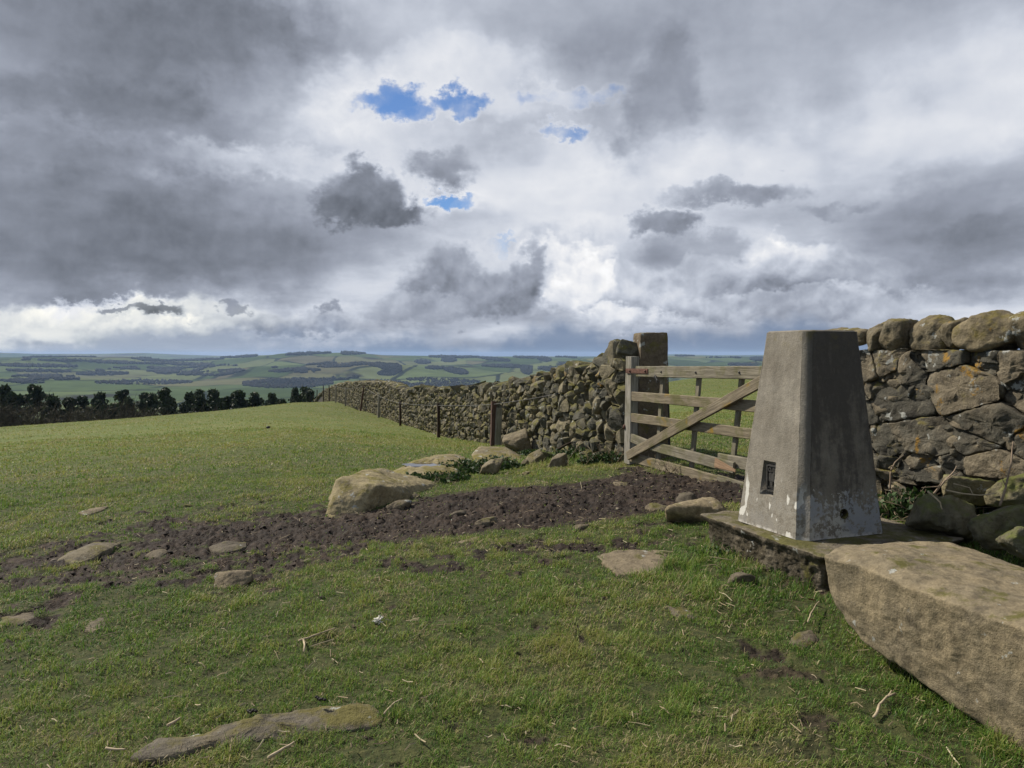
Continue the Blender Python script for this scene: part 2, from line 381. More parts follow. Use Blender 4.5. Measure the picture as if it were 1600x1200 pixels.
def bumps(X, Y, mud):
    near = sstep(np.hypot(X, Y), 40, 10)
    b = 0.05*fbm2(X, Y, 0.55, 3, 0.5, 1.0) + 0.022*fbm2(X, Y, 2.3, 3, 0.5, 2.0)*near
    ch = np.abs(fbm2(X + .12*fbm2(X, Y, 3., 2, .5, 14.), Y*1.5, 4.2, 4, 0.7, 5.0)); ch2 = fbm2(X, Y*1.3, 13.0, 3, 0.7, 6.0)
    return b*np.clip(np.hypot(X, Y)/3, 0.4, 1) + mud*near*(-0.020 + 0.05*ch + 0.045*ch2 + 0.030*np.abs(fbm2(X, Y, 26.0, 3, 0.65, 7.0)) + 0.05*fbm2(X, Y, 2.6, 3, .6, 12.0)) + (1-mud)*near*0.010*fbm2(X, Y, 9.0, 2, 0.5, 8.0)
def hfull(X, Y, mud=None):
    if mud is None: mud = mud_at(X, Y)
    return gz(X, Y) + bumps(X, Y, mud)

# ------------------------------------------------------------------ materials
def new_mat(name):
    m = bpy.data.materials.new(name); m.use_nodes = True; t = NT(m.node_tree)
    for n in list(t.n): t.n.remove(n)
    out = t.node('ShaderNodeOutputMaterial'); b = t.node('ShaderNodeBsdfPrincipled'); t.l.new(b.outputs[0], out.inputs['Surface'])
    b.inputs['Roughness'].default_value = 0.9; b.inputs['Specular IOR Level'].default_value = 0.25
    return m, t, b, out
def pos(t): return t.node('ShaderNodeNewGeometry').outputs['Position']

def ground_mat():
    m, t, b, out = new_mat('pasture')
    p = pos(t); mud = t.attr('mud'); r = t.vm('LENGTH', p)
    n1 = t.noise(p, 0.35, 5, 0.6); n2 = t.noise(p, 3.5, 5, 0.6); n3 = t.noise(p, 28, 4, 0.65); n4 = t.noise(p, 120, 2, 0.6)
    g = t.ramp(t.m('ADD', t.m('MULTIPLY', n1, 0.45), t.m('MULTIPLY', n2, 0.55)), [(0.30, (0.080, 0.118, 0.021)), (0.48, (0.124, 0.154, 0.033)), (0.60, (0.166, 0.172, 0.050)), (0.75, (0.19, 0.172, 0.066))])
    g = t.mix(t.ss(n3, 0.35, 0.7), t.vm('SCALE', g, scale=0.72), t.vm('SCALE', g, scale=1.12))
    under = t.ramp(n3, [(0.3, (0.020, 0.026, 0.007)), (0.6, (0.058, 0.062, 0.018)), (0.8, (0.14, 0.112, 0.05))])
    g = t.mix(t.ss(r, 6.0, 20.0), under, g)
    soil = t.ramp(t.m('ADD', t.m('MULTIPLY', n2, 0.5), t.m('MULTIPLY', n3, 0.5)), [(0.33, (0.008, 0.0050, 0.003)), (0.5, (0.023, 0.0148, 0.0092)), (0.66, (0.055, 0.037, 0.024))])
    g = t.vm('SCALE', g, scale=t.lin(r, 14.0, 32.0, 1.0, 0.76))  # darker with distance: shading of grass blades is put into the ground colour
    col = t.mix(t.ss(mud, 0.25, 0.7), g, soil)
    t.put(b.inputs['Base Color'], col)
    t.put(b.inputs['Roughness'], t.lin(mud, 0, 1, 0.95, 0.84))
    h = t.m('ADD', t.m('MULTIPLY', n3, 1.0), t.m('MULTIPLY', n4, 0.35))
    t.put(b.inputs['Normal'], t.bump(h, 0.75, 0.02))
    return m

def stone_mat(name, base, warm, orange=0.3, white=0.3, moss=0.3, scale=1.0, dirt=0.3, bump=0.6, moss_col=(0.085, 0.080, 0.014), crust=0.0):
    """weathered gritstone; tint = one stone's own tone"""
    m, t, b, out = new_mat(name)
    p = pos(t); nrm = t.node('ShaderNodeNewGeometry').outputs['Normal']
    tint = t.attr('tint')
    pv = t.vm('SCALE', p, scale=scale)
    n1 = t.noise(pv, 3.0, 6, 0.62); n2 = t.noise(pv, 14, 6, 0.65); n3 = t.noise(pv, 60, 4, 0.7)
    col = t.mix(t.ss(t.m('ADD', n1, t.m('MULTIPLY', t.m('SUBTRACT', tint, 0.5), 0.5)), 0.35, 0.65), base, warm)
    col = t.vm('MULTIPLY', col, t.ramp(t.m('ADD', t.m('MULTIPLY', n2, 0.6), t.m('MULTIPLY', n3, 0.4)), [(0.28, (0.42, 0.40, 0.38)), (0.5, (0.95, 0.95, 0.95)), (0.72, (1.5, 1.5, 1.5))]))
    col = t.vm('SCALE', col, scale=t.lin(tint, 0, 1, 0.62, 1.30))
    if dirt: col = t.mix(t.m('MULTIPLY', t.ss(t.noise(t.vm('ADD', pv, (5, 5, 5)), 5.5, 6, 0.7), 0.52, 0.68), dirt), col, (0.028, 0.024, 0.020))
    _, _, nz = t.sep(nrm)
    if crust: col = t.mix(t.m('MULTIPLY', t.m('MULTIPLY', t.ss(nz, 0.75, 0.35), t.ss(t.noise(pv, 7.0, 6, 0.7), 0.36, 0.54)), crust), col, t.mix(n3, (0.016, 0.012, 0.007), (0.062, 0.050, 0.026)))
    if moss:
        mm = t.m('MULTIPLY', t.ss(t.m('ADD', t.noise(t.vm('ADD', pv, (9, 2, 4)), 4.5, 6, 0.68), t.m('MULTIPLY', nz, 0.12)), 0.66-0.22*moss, 0.78-0.16*moss), 0.85)
        col = t.mix(mm, col, t.mix(n2, t.vm('SCALE', moss_col, scale=0.6) if False else tuple(c*0.6 for c in moss_col), tuple(c*1.4 for c in moss_col)))
    if white:
        wv = t.ss(t.noise(t.vm('ADD', pv, (2, 8, 1)), 9.0, 5, 0.62), 0.665-0.1*white, 0.70-0.1*white)
        col = t.mix(t.m('MULTIPLY', wv, 0.75), col, t.mix(n3, (0.25, 0.26, 0.23), (0.46, 0.46, 0.42)))
    if orange:
        ov = t.ss(t.noise(t.vm('ADD', pv, (1, 3, 7)), 6.0, 6, 0.66), 0.68-0.12*orange, 0.74-0.12*orange)
        col = t.mix(t.m('MULTIPLY', ov, 0.8), col, t.mix(n2, (0.20, 0.105, 0.012), (0.33, 0.19, 0.03)))
    t.put(b.inputs['Base Color'], col)
    h = t.m('ADD', t.m('MULTIPLY', n2, 0.6), t.m('ADD', t.m('MULTIPLY', n3, 0.3), t.m('MULTIPLY', t.noise(pv, 210, 2, 0.6), 0.12)))
    t.put(b.inputs['Normal'], t.bump(h, bump, 0.03/scale))
    return m

def wood_mat(name, c0, c1, green=0.3, orange=0.0):
    m, t, b, out = new_mat(name)
    uv = t.attr('along', 'Vector'); p = pos(t)
    s = t.vm('MULTIPLY', uv, (2.2, 34.0, 34.0))
    n1 = t.noise(s, 1.5, 6, 0.65, 0.4); n2 = t.noise(t.vm('MULTIPLY', uv, (9.0, 130.0, 130.0)), 1.0, 3, 0.6); n3 = t.noise(p, 5.0, 5, 0.6)
    col = t.mix(t.ss(n1, 0.32, 0.68), c0, c1)
    col = t.vm('SCALE', col, scale=t.lin(n2, 0.3, 0.7, 0.65, 1.2))
    col = t.mix(t.m('MULTIPLY', t.ss(n3, 0.46, 0.66), green), col, (0.085, 0.085, 0.020))
    if orange: col = t.mix(t.m('MULTIPLY', t.ss(t.noise(p, 3.2, 5, 0.6), 0.60, 0.68), orange), col, (0.23, 0.145, 0.015))
    t.put(b.inputs['Base Color'], col); t.put(b.inputs['Normal'], t.bump(t.m('ADD', n1, t.m('MULTIPLY', n2, 0.5)), 0.6, 0.008))
    return m
def plain_mat(name, col, rough=0.8, var=0.4, scale=8.0, metal=0.0):
    m, t, b, out = new_mat(name); n = t.noise(pos(t), scale, 5, 0.6)
    t.put(b.inputs['Base Color'], t.vm('SCALE', (*col,), scale=t.lin(n, 0.3, 0.7, 1-var, 1+var))); b.inputs['Roughness'].default_value = rough; b.inputs['Metallic'].default_value = metal
    return m
def leaf_mat(name, ramp, trans=0.35, rough=0.6):
    m, t, b, out = new_mat(name)
    c = t.ramp(t.attr('tint'), ramp); t.put(b.inputs['Base Color'], c); b.inputs['Roughness'].default_value = rough; b.inputs['Specular IOR Level'].default_value = 0.3
    tr = t.node('ShaderNodeBsdfTranslucent'); t.put(tr.inputs['Color'], c)
    mx = t.node('ShaderNodeMixShader'); mx.inputs[0].default_value = trans
    t.l.new(b.outputs[0], mx.inputs[1]); t.l.new(tr.outputs[0], mx.inputs[2]); t.l.new(mx.outputs[0], out.inputs['Surface'])
    return m

# ------------------------------------------------------------------ the ground sheet
def build_ground():
    a1 = np.radians(np.linspace(-41, 41, 760)); a2 = np.radians(np.linspace(41, 319, 90))[1:-1]
    az = np.concatenate([a1, a2]); na = len(az)
    rr = np.concatenate([np.geomspace(0.25, 1.9, 12)[:-1], np.geomspace(1.9, 16, 560), np.geomspace(16.06, 150, 150)[1:]]); nr = len(rr)
    Rg, Ag = np.meshgrid(rr, az, indexing='ij'); X = Rg*np.sin(Ag); Y = Rg*np.cos(Ag)
    mud = np.zeros_like(X); s = rr < 30; mud[s] = mud_at(X[s], Y[s])
    Z = gz(X, Y) + bumps(X, Y, mud)
    Vv = np.stack([X, Y, Z], -1).reshape(-1, 3)
    i = np.arange(nr-1)[:, None]*na; j = np.arange(na)[None]; j2 = (j+1) % na
    Q = np.stack([i+j, i+na+j, i+na+j2, i+j2], -1).reshape(-1, 4)
    c = len(Vv); Vv = np.concatenate([Vv, [[0, 0, float(gz(0, 0)[0])]]]); T = np.stack([np.arange(na), (np.arange(na)+1) % na, np.full(na, c)], 1)
    me = mk_mesh('ground', Vv, [Q, T], True, {'mud': np.append(mud.ravel(), 0)})
    link('ground', me, ground_mat(), kind='structure', label='hilltop pasture with trodden mud sweeping up to the gate')
build_ground()

# ------------------------------------------------------------------ distant hills, valley
def ridge_y(px):
    return np.interp(px, [-600, 0, 200, 290, 345, 400, 500, 550, 600, 700, 750, 860, 950, 1050, 1200, 1700, 2300],
                     [557, 558.5, 557.5, 563, 559, 555.5, 552, 550.5, 555, 556.5, 557.5, 558, 558.5, 556, 557.5, 556, 556])
def far_y(px): return np.interp(px, [-600, 0, 60, 150, 220, 280, 345, 600, 950, 1060, 1110, 1200, 2000], [549, 551, 553, 553, 551.3, 554, 556, 557, 556.5, 553.2, 555, 554.5, 553])
def hills_z(az, r):
    px = 800 + FPX*np.tan(az); k = 1/np.cos(az)
    rz = -(ridge_y(px)-553)/FPX*4600/k*1.0; fz = -(far_y(px)-553)/FPX*9500/k
    x = r*np.sin(az); y = r*np.cos(az)
    fl = -95.0 + 7*np.sin(x/330+1)*np.cos(y/410)
    z = np.where(r < 1000, -22 - 0.082*np.minimum(r, 1000), 0)
    z = np.where(r >= 1000, -104 + (fl+104)*sstep(r, 1000, 1500), z)
    up = sstep(r, 1500, 4700); up = up*0.62 + 0.38*np.clip((r-1500)/3100, 0, 1)
    und = fbm2(x, y, 1/900.0, 4, 0.5, 4.0)*70*sstep(r, 1400, 2600)*sstep(r, 4500, 3800)
    z = np.where(r >= 1500, fl+(rz-fl)*up + und, z)
    dn = sstep(r, 4700, 6000); z = np.where(r > 4700, rz-90*dn, z)
    z = np.where(r > 6200, (rz-90)+(fz-rz+90)*sstep(r, 6200, 9500), z); z = np.where(r > 9500, fz-150*sstep(r, 9500, 12000), z)
    return z + EYE
def hills_mat():
    m, t, b, out = new_mat('far_fields')
    p = pos(t); q = t.vm('MULTIPLY', t.vm('ADD', p, t.vm('SCALE', t.noise(p, 0.0016, 3, 0.5, color=True), scale=140.0)), (1.0, 0.62, 0.0))
    cell = t.voro(q, 1/270.0, 'F1', 0.9, 'Color'); cr, cg, cb = t.sep(cell)
    edge = t.voro(q, 1/270.0, 'DISTANCE_TO_EDGE', 0.9, 'Distance')
    f = t.ramp(cr, [(0.0, (0.042, 0.062, 0.022)), (0.35, (0.064, 0.090, 0.032)), (0.6, (0.092, 0.118, 0.044)), (0.84, (0.118, 0.126, 0.055)), (0.95, (0.088, 0.078, 0.046)), (1.0, (0.125, 0.13, 0.058))])  # tones kept dark: cloud shadow over the hills is in the colour
    f = t.vm('SCALE', f, scale=t.lin(t.noise(p, 0.012, 4, 0.6), 0.3, 0.7, 0.75, 1.2))
    hedge = t.m('MULTIPLY', t.ss(edge, 0.030, 0.014), t.ss(t.noise(p, 0.008, 3, 0.6), 0.35, 0.5))
    f = t.mix(hedge, f, (0.016, 0.020, 0.010))
    scrub = t.ss(t.noise(p, 0.0022, 5, 0.6), 0.60, 0.66); f = t.mix(scrub, f, (0.030, 0.028, 0.016))
    t.put(b.inputs['Base Color'], f); b.inputs['Specular IOR Level'].default_value = 0.0
    return m
def build_hills():
    az = np.radians(np.linspace(-52, 52, 420)); rr = np.concatenate([np.geomspace(125, 1500, 50), np.linspace(1520, 6200, 150), np.linspace(6300, 13000, 50)])
    Rg, Ag = np.meshgrid(rr, az, indexing='ij'); Z = hills_z(Ag.ravel(), Rg.ravel()).reshape(Rg.shape)
    V = np.stack([Rg*np.sin(Ag), Rg*np.cos(Ag), Z], -1).reshape(-1, 3); na = len(az); i = np.arange(len(rr)-1)[:, None]*na; j = np.arange(na-1)[None]
    Q = np.stack([i+j, i+na+j, i+na+j+1, i+j+1], -1).reshape(-1, 4)
    link('hills', mk_mesh('hills', V, [Q]), hills_mat(), kind='structure', label='patchwork of green fields on low hills beyond the valley')
build_hills()

WOODS = [  # x0, y0, x1, y1, thickness (photo px), density
    (670, 557.5, 748, 558, 3.5, 5), (690, 563, 713, 563, 6, 4), (748, 559, 796, 564, 4, 5), (648, 565.5, 672, 566.5, 5, 5), (665, 575, 695, 575.5, 4, 5), (694, 577, 731, 583, 8, 5),
    (753, 571.5, 832, 573.5, 4, 4), (814, 577, 831, 580, 13, 4), (802, 557.5, 842, 558.5, 4, 5), (840, 560, 861, 563, 7, 4), (841, 575.5, 879, 578, 6, 4), (868, 556, 878, 556, 4, 5), (880, 557, 901, 559, 3, 5), (874, 569.5, 905, 571.5, 6, 4),
    (580, 575, 627, 577, 22, 3), (636, 593, 750, 597, 6, .7), (640, 603, 760, 606, 12, 1.2), (150, 580, 250, 576, 8, 2.2), (230, 580, 392, 582, 12, 2.6), (260, 571, 380, 573, 4, 2.4), (0, 593, 124, 592, 13, 3), (120, 585, 200, 584, 4, 2), (206, 562, 262, 563, 8, 3), (345, 558, 402, 556, 4, 5), (446, 555, 500, 552, 3, 5),
    (405, 577, 500, 580, 8, 3), (470, 590, 560, 588, 12, 3), (262, 564, 350, 561, 2.5, 4), (31, 561, 58, 562, 5, 3), (480, 551.5, 517, 551.5, 3, 5), (533, 552.5, 571, 551, 5, 5), (480, 571, 592, 570, 8, 2.4), (520, 586, 560, 589, 8, 3),
    (1055, 556, 1085, 555, 3, 5), (1172, 561, 1205, 562, 6, 5), (1138, 570, 1175, 571, 3, 4), (150, 598, 300, 597, 6, .8), (0, 571, 120, 573, 4, 1.6), (60, 563, 200, 566, 3, 1.2), (150, 567, 330, 569, 3, 1.4), (10, 579, 110, 581, 3, 1.5), (380, 600, 520, 598, 14, 1.4),
    (905, 575, 960, 577, 9, 2.5), (560, 598, 640, 601, 9, 1.2), (1100, 559.5, 1200, 558.5, 1.5, 3), (40, 556.5, 150, 557, 1.5, 2),
]
def build_woods():
    rs = R(31); P = []
    for (x0, y0, x1, y1, th, den) in WOODS:
        n = int(abs(x1-x0)*th*den*0.62)+3; t = rs.rand(n); P.append(np.stack([x0+(x1-x0)*t, y0+(y1-y0)*t+(rs.rand(n)-.5)*th*np.minimum(1, .35+2.4*np.minimum(t, 1-t)), np.full(n, den)], 1))
    P = np.concatenate(P); rsamp = np.concatenate([np.linspace(900, 1500, 40), np.linspace(1520, 4900, 190)])
    A = Acc(); V0, T0 = ico(1)
    pts = []
    for k in range(0, len(P), 4000):
        q = P[k:k+4000]; d = np.array([px_dir(a, b) for a, b, _ in q]); az = np.arctan2(d[:, 0], d[:, 1]); sl = d[:, 2]/np.hypot(d[:, 0], d[:, 1])
        z = hills_z(np.repeat(az, len(rsamp)), np.tile(rsamp, len(q))).reshape(len(q), -1); hit = (EYE + sl[:, None]*rsamp[None]) <= z+1
        ok = hit.any(1); r = np.where(ok, rsamp[hit.argmax(1)], 4550.0)
        pts.append(np.stack([r*np.sin(az), r*np.cos(az), hills_z(az, r)], 1))
    pts = np.concatenate(pts); g = fbm2(pts[:, 0]/150., pts[:, 1]/260., 1.0, 4, .6) > np.where((P[:, 2] > 2) & (P[:, 2] < 3.5), -.02, -.5); pts, P = pts[g], P[g]; n = len(pts)
    sc = (2.3 + 2.4*rs.rand(n))*np.clip(np.linalg.norm(pts[:, :2], axis=1)/3200, 0.55, 1.15)
    V = V0[None]*sc[:, None, None]*np.array([1, 1, 1.15])*(1+0.28*rs.normal(size=(n, len(V0), 1))) + pts[:, None]; V[..., 2] += sc[:, None]*0.6
    T = T0[None] + (np.arange(n)*len(V0))[:, None, None]
    m = leaf_mat('far_woods', [(0.0, (0.004, 0.008, 0.006)), (0.6, (0.010, 0.013, 0.009)), (1.0, (0.024, 0.020, 0.014))], 0.0, 0.9)
    link('far_woodland', mk_mesh('far_woodland', V, [T.reshape(-1, 3)], True, {'tint': np.repeat(np.clip(rs.rand(n)*0.7 + (P[:, 2] < 3)*0.3, 0, 1), len(V0))}), m, kind='stuff', label='dark plantations and hedgerow trees scattered over the far hills', cat='woodland')
_ico = {}
def ico(n):
    if n not in _ico:
        bm = bmesh.new(); bmesh.ops.create_icosphere(bm, subdivisions=n, radius=1.0)
        _ico[n] = (np.array([v.co[:] for v in bm.verts]), np.array([[v.index for v in f.verts] for f in bm.faces])); bm.free()
    return _ico[n]
build_woods()

# ------------------------------------------------------------------ stones
def soft_r(dirs, N, D, k=14.0):
    """radius of a rounded convex body (planes N.x = D) along each direction"""
    c = np.maximum(dirs @ N.T, 1e-4)/D[None]
    return (c**k).sum(1)**(-1.0/k)
def rand_planes(rs, n=13, lo=0.56, hi=1.0):
    N = rs.normal(size=(n, 3)); N /= np.linalg.norm(N, axis=1)[:, None]
    ax = np.concatenate([np.eye(3), -np.eye(3)]) + 0.22*rs.normal(size=(6, 3)); ax /= np.linalg.norm(ax, axis=1)[:, None]
    return np.concatenate([N, ax]), np.concatenate([lo+(hi-lo)*rs.rand(n)+0.1, 0.9+0.15*rs.rand(6)])
def rough(V, rs, amp, freq, octs=4):
    """push a closed surface in and out along its radius by fractal noise"""
    c = V.mean(0); d = V-c; l = np.linalg.norm(d, axis=1)[:, None]; o = rs.rand(3)*50
    V = V + d/np.maximum(l, 1e-6)*(amp*fbm(V*freq+o, octs, 0.55))[:, None]
    w = np.stack([fbm(V*freq*2.3+o+k*9, 3, 0.55) for k in (1, 2, 3)], 1); return V + w*amp*0.35
def blob_stone(seed, size, sub=3, k=14, amp=0.05, planes=13):
    rs = R(seed); U, T = ico(sub); N, D = rand_planes(rs, planes)
    V = U*soft_r(U, N, D, k)[:, None]*np.asarray(size)/2.0
    s = float(np.mean(size)); return rough(V, rs, amp*s, 2.6/s), T
def hull_stone(seed, pts, sub=5, k=30, amp=0.02, freq=None):
    """stone whose corners are the given points, edges worn round"""
    rs = R(seed); pts = np.asarray(pts, float); bm = bmesh.new()
    for p in pts: bm.verts.new(p)
    bmesh.ops.convex_hull(bm, input=bm.verts); bmesh.ops.recalc_face_normals(bm, faces=bm.faces)
    c = pts.mean(0); N = np.array([f.normal[:] for f in bm.faces]); D = np.array([(np.array(f.verts[0].co[:])-c) @ np.array(f.normal[:]) for f in bm.faces]); bm.free()
    sc = (pts.max(0)-pts.min(0)); U, T = ico(sub); U = U*sc; U = U/np.linalg.norm(U, axis=1)[:, None]
    keep = D > 1e-4; V = U*soft_r(U, N[keep], D[keep], k)[:, None] + c
    s = float(np.mean(sc)); return rough(V, rs, amp, freq or 3.0/s, 5), T
def slab_stone(seed, px, h, sink=0.08, tilt=None, amp=0.012, nth=96, dome=0.35, dent=None):
    """low stone showing out of the turf: outline given where its edge meets the ground in the photo"""
    rs = R(seed); P = np.array([px_ground(*p)[:2] for p in px]); c = P.mean(0)
    th = np.linspace(0, 2*np.pi, nth, endpoint=False); rad = np.zeros(nth)
    for i in range(len(P)):                      # radius of the outline polygon
        a, b = P[i]-c, P[(i+1) % len(P)]-c
        d = np.stack([np.cos(th), np.sin(th)], 1); den = d[:, 0]*(b-a)[1]-d[:, 1]*(b-a)[0]
        with np.errstate(all='ignore'):
            t = (a[0]*(b-a)[1]-a[1]*(b-a)[0])/den; u = (a[0]*d[:, 1]-a[1]*d[:, 0])/den
        ok = (t > 0) & (u >= -1e-6) & (u <= 1+1e-6); rad = np.where(ok & (t > rad), t, rad)
    k = np.array([.25, .5, .25]); rad = np.convolve(np.concatenate([rad[-1:], rad, rad[:1]]), k, 'valid'); rad = np.convolve(np.concatenate([rad[-1:], rad, rad[:1]]), k, 'valid')
    rad *= 1+0.13*fbm(np.stack([np.cos(th)*2.5, np.sin(th)*2.5, np.full(nth, seed*1.7)], 1), 4, 0.6)
    ts = np.array([0, .15, .3, .45, .6, .72, .82, .9, .96, 1.0, 1.03, 1.03]); V = []
    for q, t in enumerate(ts):
        x = c[0]+rad*t*np.cos(th); y = c[1]+rad*t*np.sin(th); g = gz(x, y) + (h*(1-max(t, 0)**2.6*(1-dome*0.4)) if t < 1 else 0)
        z = g if t < 0.99 else (g + h*0.18 if q == 9 else (gz(x, y)-0.01 if q == 10 else gz(x, y)-sink))
        if tilt is not None and t < 1.02: z = z + ((x-c[0])*tilt[0]+(y-c[1])*tilt[1])*(1 if t < 0.99 else .6)
        V.append(np.stack([x, y, z], 1))
    V = np.concatenate(V); n = len(ts); i = (np.arange(n-1)*nth)[:, None]; j = np.arange(nth)[None]; j2 = (j+1) % nth
    Q = np.stack([i+j, i+nth+j, i+nth+j2, i+j2], -1).reshape(-1, 4)
    o = rs.rand(3)*40; V[:, 2] += amp*2.2*fbm(V*5+o, 5, 0.6)
    if dent is not None:
        q = np.hypot((V[:, 0]-dent[0])/dent[2], (V[:, 1]-dent[1])/dent[3]); V[:, 2] = np.where(q < 1.25, np.minimum(V[:, 2], dent[4]-.02+.05*sstep(q, .75, 1.25)), V[:, 2])
    V[:, :2] += amp*np.stack([fbm(V*7+o+5, 4, .6), fbm(V*7+o+9, 4, .6)], 1)
    return V, Q[:, ::-1]

M = {}
M['wall_near'] = stone_mat('lichened_gritstone', (0.100, 0.092, 0.070), (0.140, 0.116, 0.078), orange=0.55, white=0.42, moss=0.30, dirt=0.65, bump=1.0, moss_col=(0.17, 0.14, 0.03))
M['wall_far'] = stone_mat('mossy_gritstone', (0.108, 0.102, 0.076), (0.145, 0.124, 0.078), orange=0.18, white=0.36, moss=0.60, dirt=0.5, bump=0.9, moss_col=(0.115, 0.105, 0.024))
M['orange'] = stone_mat('yellow_lichened_stone', (0.17, 0.13, 0.07), (0.20, 0.145, 0.06), orange=0.75, white=0.2, moss=0.3, dirt=0.3)
M['coping'] = stone_mat('mossy_coping_stone', (0.112, 0.100, 0.070), (0.150, 0.122, 0.074), orange=0.45, white=0.40, moss=0.58, dirt=0.5, bump=1.0, moss_col=(0.135, 0.108, 0.024))
M['heart'] = stone_mat('shadowed_rubble', (0.05, 0.045, 0.036), (0.06, 0.05, 0.04), orange=0, white=0, moss=0.1, dirt=0.6)  # base kept dark: shade of the wall's gaps and hollow is in it
M['boulder'] = stone_mat('brown_sandstone', (0.180, 0.148, 0.094), (0.225, 0.180, 0.108), orange=0, white=0.10, moss=0.05, dirt=0.45, bump=0.9, scale=1.7)
M['outcrop'] = stone_mat('yellowed_outcrop', (0.195, 0.164, 0.104), (0.225, 0.184, 0.100), orange=0.08, white=0.36, moss=0.38, dirt=0.5, bump=0.9, moss_col=(0.15, 0.128, 0.028))
M['flat'] = stone_mat('trodden_sandstone', (0.120, 0.100, 0.070), (0.150, 0.120, 0.076), orange=0, white=0.12, moss=0.10, dirt=0.6, bump=0.7)
M['turf_rock'] = stone_mat('half_buried_rock', (0.125, 0.108, 0.080), (0.150, 0.125, 0.080), orange=0.02, white=0.12, moss=0.32, dirt=0.75, bump=1.0, moss_col=(0.12, 0.105, 0.025))
M['mossy'] = stone_mat('green_stone', (0.130, 0.120, 0.080), (0.165, 0.140, 0.080), orange=0.05, white=0.25, moss=0.62, dirt=0.5, bump=1.1, moss_col=(0.100, 0.112, 0.024))
M['plinth'] = stone_mat('mossy_concrete', (0.17, 0.145, 0.105), (0.20, 0.165, 0.115), orange=0.22, white=0.2, moss=0.55, dirt=0.6, bump=1.2, crust=.9)
M['gatepost'] = stone_mat('dark_gatepost_stone', (0.125, 0.098, 0.064), (0.155, 0.118, 0.076), orange=0, white=0.45, moss=0.62, dirt=0.45, moss_col=(0.12, 0.105, 0.026))
M['wood'] = wood_mat('weathered_gate_oak', (0.138, 0.122, 0.088), (0.240, 0.212, 0.155), 0.6, 0.0)
M['wood_lichen'] = wood_mat('lichened_gate_oak', (0.145, 0.118, 0.080), (0.235, 0.195, 0.130), 0.7, 0.85)
M['wood_grey'] = wood_mat('silvered_oak', (0.175, 0.158, 0.128), (0.31, 0.285, 0.235), 0.3, 0.0)
M['wood_dark'] = wood_mat('dark_post_wood', (0.030, 0.020, 0.016), (0.070, 0.045, 0.034), 0.2, 0.0)
M['wood_red'] = wood_mat('reddish_post_wood', (0.060, 0.034, 0.026), (0.13, 0.078, 0.058), 0.1, 0.0)
M['wood_split'] = wood_mat('freshly_split_wood', (0.26, 0.165, 0.095), (0.33, 0.22, 0.135), 0.0, 0.0)
M['rust'] = plain_mat('rusty_iron', (0.105, 0.052, 0.036), 0.75, 0.45, 30)
M['wire'] = plain_mat('dull_wire', (0.13, 0.125, 0.12), 0.5, 0.3, 20, 0.6)
M['dark_iron'] = plain_mat('black_bronze', (0.055, 0.052, 0.047), 0.5, 0.4, 60, 0.3)
M['stick'] = plain_mat('dry_stick', (0.36, 0.29, 0.19), 0.9, 0.35, 30)
M['bramble'] = plain_mat('dead_stem', (0.22, 0.165, 0.115), 0.9, 0.45, 12)

# ------------------------------------------------------------------ dry-stone walling
class Line:
    """plan of a wall's visible face"""
    def __init__(s, pts):
        s.P = np.array(pts, float); s.d = np.diff(s.P, axis=0); s.l = np.linalg.norm(s.d, axis=1); s.c = np.concatenate([[0], np.cumsum(s.l)]); s.L = s.c[-1]
    def at(s, t):
        t = np.asarray(t, float); return np.stack([np.interp(t, s.c, s.P[:, 0]), np.interp(t, s.c, s.P[:, 1])], -1)
    def tan(s, t):
        a = s.at(np.clip(t+0.4, 0, s.L)) - s.at(np.clip(t-0.4, 0, s.L)); return a/np.linalg.norm(a, axis=-1, keepdims=True)
def px_at_line(line, px):
    """distance along the line seen at photo column px"""
    t = np.linspace(0, line.L, 4000); p = line.at(t); x = 800 + FPX*p[:, 0]/p[:, 1]; return float(t[np.abs(x-px).argmin()])
def px_height(px, y, X, Y):
    d = px_dir(px, y); return EYE + d[2]/np.hypot(d[0], d[1])*np.hypot(X, Y)

